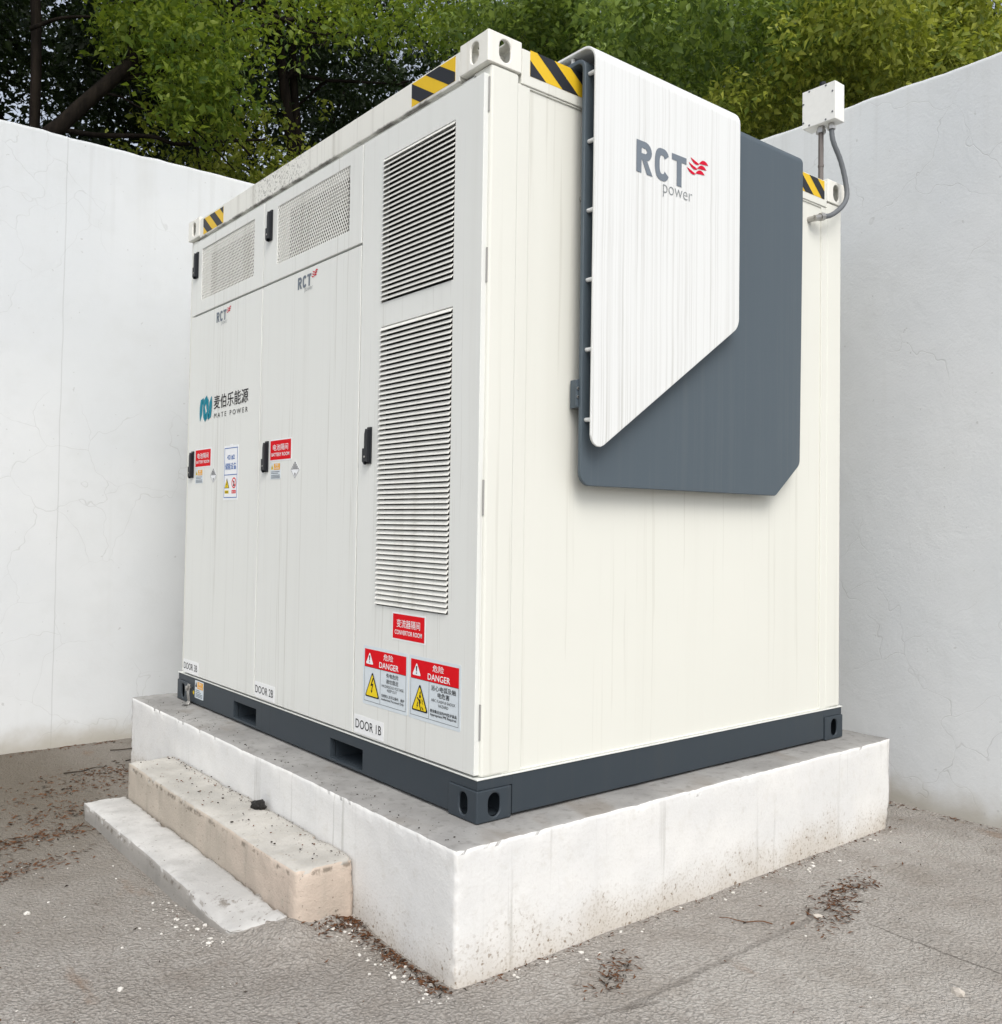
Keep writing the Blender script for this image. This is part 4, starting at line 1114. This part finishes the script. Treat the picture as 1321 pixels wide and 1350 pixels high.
# unseen crown clumps added above the frame to shade the left wall and yard
for _ in range(130): ex.append((rg.uniform(-4.5, 1.0), rg.uniform(2.0, 5.6), rg.uniform(5.9, 7.3)))
T1 = tree('camphor_tree', 'leaning camphor tree whose bright leafy bough hangs over the left wall', (-1.5, 5.4, GZ),
     [(-1.5, 5.4, GZ, .11), (-1.15, 5.45, 2.9, .08), (-.10, 5.62, 4.40, .062), (.70, 5.8, 5.42, .056), (1.7, 6.1, 6.7, .045)], (1.7, 6.2, 8.0), (2.6, 1.5, 1.7), M_LEAF2, 130, 150, .080, .22, 2, extra=ex)
for p_, a, b in (([(88, 172, 8.3), (130, 178, 8.3), (200, 180, 8.4), (235, 190, 8.5), (300, 186, 8.8), (350, 184, 9)], .026, .012), ([(135, 122, 8.4), (160, 128, 8.3), (185, 142, 8.3), (215, 152, 8.2)], .012, .006),
                ([(40, 38, 8.2), (80, 24, 8.3), (130, 22, 8.4)], .02, .01), ([(220, 150, 8.2), (260, 175, 8.5), (310, 225, 8.9)], .012, .006), ([(330, 205, 9), (300, 170, 9), (285, 140, 8.8)], .012, .006)): bough(T1, p_, a, b)
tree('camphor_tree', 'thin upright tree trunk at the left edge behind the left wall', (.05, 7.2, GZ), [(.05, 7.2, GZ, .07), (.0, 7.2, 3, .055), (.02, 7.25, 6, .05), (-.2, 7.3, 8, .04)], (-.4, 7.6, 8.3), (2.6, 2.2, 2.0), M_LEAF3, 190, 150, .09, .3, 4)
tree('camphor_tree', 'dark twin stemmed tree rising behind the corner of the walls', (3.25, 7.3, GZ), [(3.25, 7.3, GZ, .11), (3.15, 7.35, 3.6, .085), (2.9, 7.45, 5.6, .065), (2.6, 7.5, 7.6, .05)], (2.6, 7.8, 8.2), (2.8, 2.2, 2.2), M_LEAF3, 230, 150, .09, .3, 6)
mb = MB(); mb.tube(spline([(3.16, 7.35, 3.6), (3.12, 7.5, 5.0), (3.0, 7.6, 6.3), (2.9, 7.6, 7.8)], 5), .048, M_BARK, 9)
tw2 = mb.build('trunk', None, smooth=True, fix=False)
par = [o for o in COL.objects if o.name.startswith('camphor_tree')][-1]
tw2.parent = par; tw2.matrix_parent_inverse = Matrix.Translation((-3.25, -7.3, -GZ))
def pads(spec, out):
    """boughs as flat layered pads of sprays, with shaded gaps between them"""
    for (u, v, su_, sv_, n_, d0, d1_, m_) in spec:
        for _ in range(n_):
            c = Vector(at(u+rg.uniform(-su_, su_), v+rg.uniform(-sv_, sv_), rg.uniform(d0, d1_))); t = rg.uniform(0, 6.28)
            for k in range(m_):
                a_, b_ = rg.gauss(0, .36), rg.gauss(0, .20)
                out.append((c.x+a_*cos(t)-b_*sin(t), c.y+a_*sin(t)+b_*cos(t), c.z+rg.gauss(0, .07)-.25*(a_*a_+b_*b_)))
ex = []
pads(((700, 15, 60, 20, 3, 7.5, 9.5, 8), (800, 40, 70, 45, 6, 6.4, 8.8, 8), (900, 80, 80, 85, 8, 6.2, 8.8, 8), (1000, 80, 50, 95, 6, 6.2, 8.6, 8)), ex)
T4 = tree('camphor_tree', 'broad camphor tree with dense mid green crown behind the white cover', (4.7, 4.4, GZ), [(4.7, 4.4, GZ, .17), (4.6, 4.5, 3, .15), (4.4, 4.6, 5.2, .12), (4.6, 4.7, 7, .08)], (4.9, 4.4, 6.6), (1.9, 2.0, 2.3), M_LEAF, 36, 165, .074, .14, 8, extra=ex)
for p_, a, b in (([(685, 60, 9.5), (690, 30, 9.6), (700, 0, 9.8), (712, -40, 10)], .05, .04), ([(712, 55, 9.6), (725, 20, 9.7), (738, -20, 9.8)], .03, .02), ([(700, 40, 9.5), (760, 10, 9.3), (820, -10, 9.2)], .015, .008)): bough(T4, p_, a, b)
ex = []
pads(((1080, 60, 60, 75, 7, 6.0, 8.2, 8), (1170, 50, 60, 65, 7, 6.0, 8.0, 8), (1250, 30, 60, 55, 7, 6.0, 8.0, 8), (1010, 150, 40, 25, 3, 6.6, 7.8, 7)), ex)
tree('camphor_tree', 'sunlit yellow green tree spreading over the right wall beyond the junction box', (5.4, 1.6, GZ), [(5.4, 1.6, GZ, .16), (5.35, 1.6, 3, .14), (5.3, 1.7, 5, .11), (5.4, 1.6, 6.5, .07)], (5.2, 1.5, 5.6), (1.7, 2.4, 2.2), M_LEAF4, 36, 175, .064, .13, 10, extra=ex)
# second row, farther off
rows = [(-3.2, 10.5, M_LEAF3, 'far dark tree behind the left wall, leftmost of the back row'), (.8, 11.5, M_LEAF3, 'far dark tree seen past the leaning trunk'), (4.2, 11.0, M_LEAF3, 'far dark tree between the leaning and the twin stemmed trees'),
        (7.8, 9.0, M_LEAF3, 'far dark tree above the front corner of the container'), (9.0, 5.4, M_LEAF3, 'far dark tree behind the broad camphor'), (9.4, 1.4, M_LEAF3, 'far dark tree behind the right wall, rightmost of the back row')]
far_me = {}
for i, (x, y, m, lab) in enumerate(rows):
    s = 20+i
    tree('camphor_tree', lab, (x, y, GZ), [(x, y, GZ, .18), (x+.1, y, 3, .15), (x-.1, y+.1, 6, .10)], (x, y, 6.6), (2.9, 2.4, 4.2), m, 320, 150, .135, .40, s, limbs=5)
# low brush directly behind the walls
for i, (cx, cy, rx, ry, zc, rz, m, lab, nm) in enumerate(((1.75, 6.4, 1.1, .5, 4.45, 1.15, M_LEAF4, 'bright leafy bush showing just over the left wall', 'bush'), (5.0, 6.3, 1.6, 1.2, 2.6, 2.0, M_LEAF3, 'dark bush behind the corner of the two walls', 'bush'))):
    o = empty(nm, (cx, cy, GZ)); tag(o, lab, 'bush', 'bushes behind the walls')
    mb = MB()
    for k in range(6):
        limb(mb, (random.uniform(-.3, .3), random.uniform(-.2, .2), 0), (random.uniform(-rx, rx)*.8, random.uniform(-ry, ry)*.8, zc-GZ+random.uniform(-.3, .8)*rz), .035, .008)
    mb.build('stem', o, smooth=True, fix=False)
    cen = crown_centers(90, rx, ry, rz, 40+i, .2)+np.array((0, 0, zc-GZ)); link('foliage', leaves_mesh('foliage', cen, 90, (.3, .25, .25), .075, m, seed=50+i), o, 'stuff')
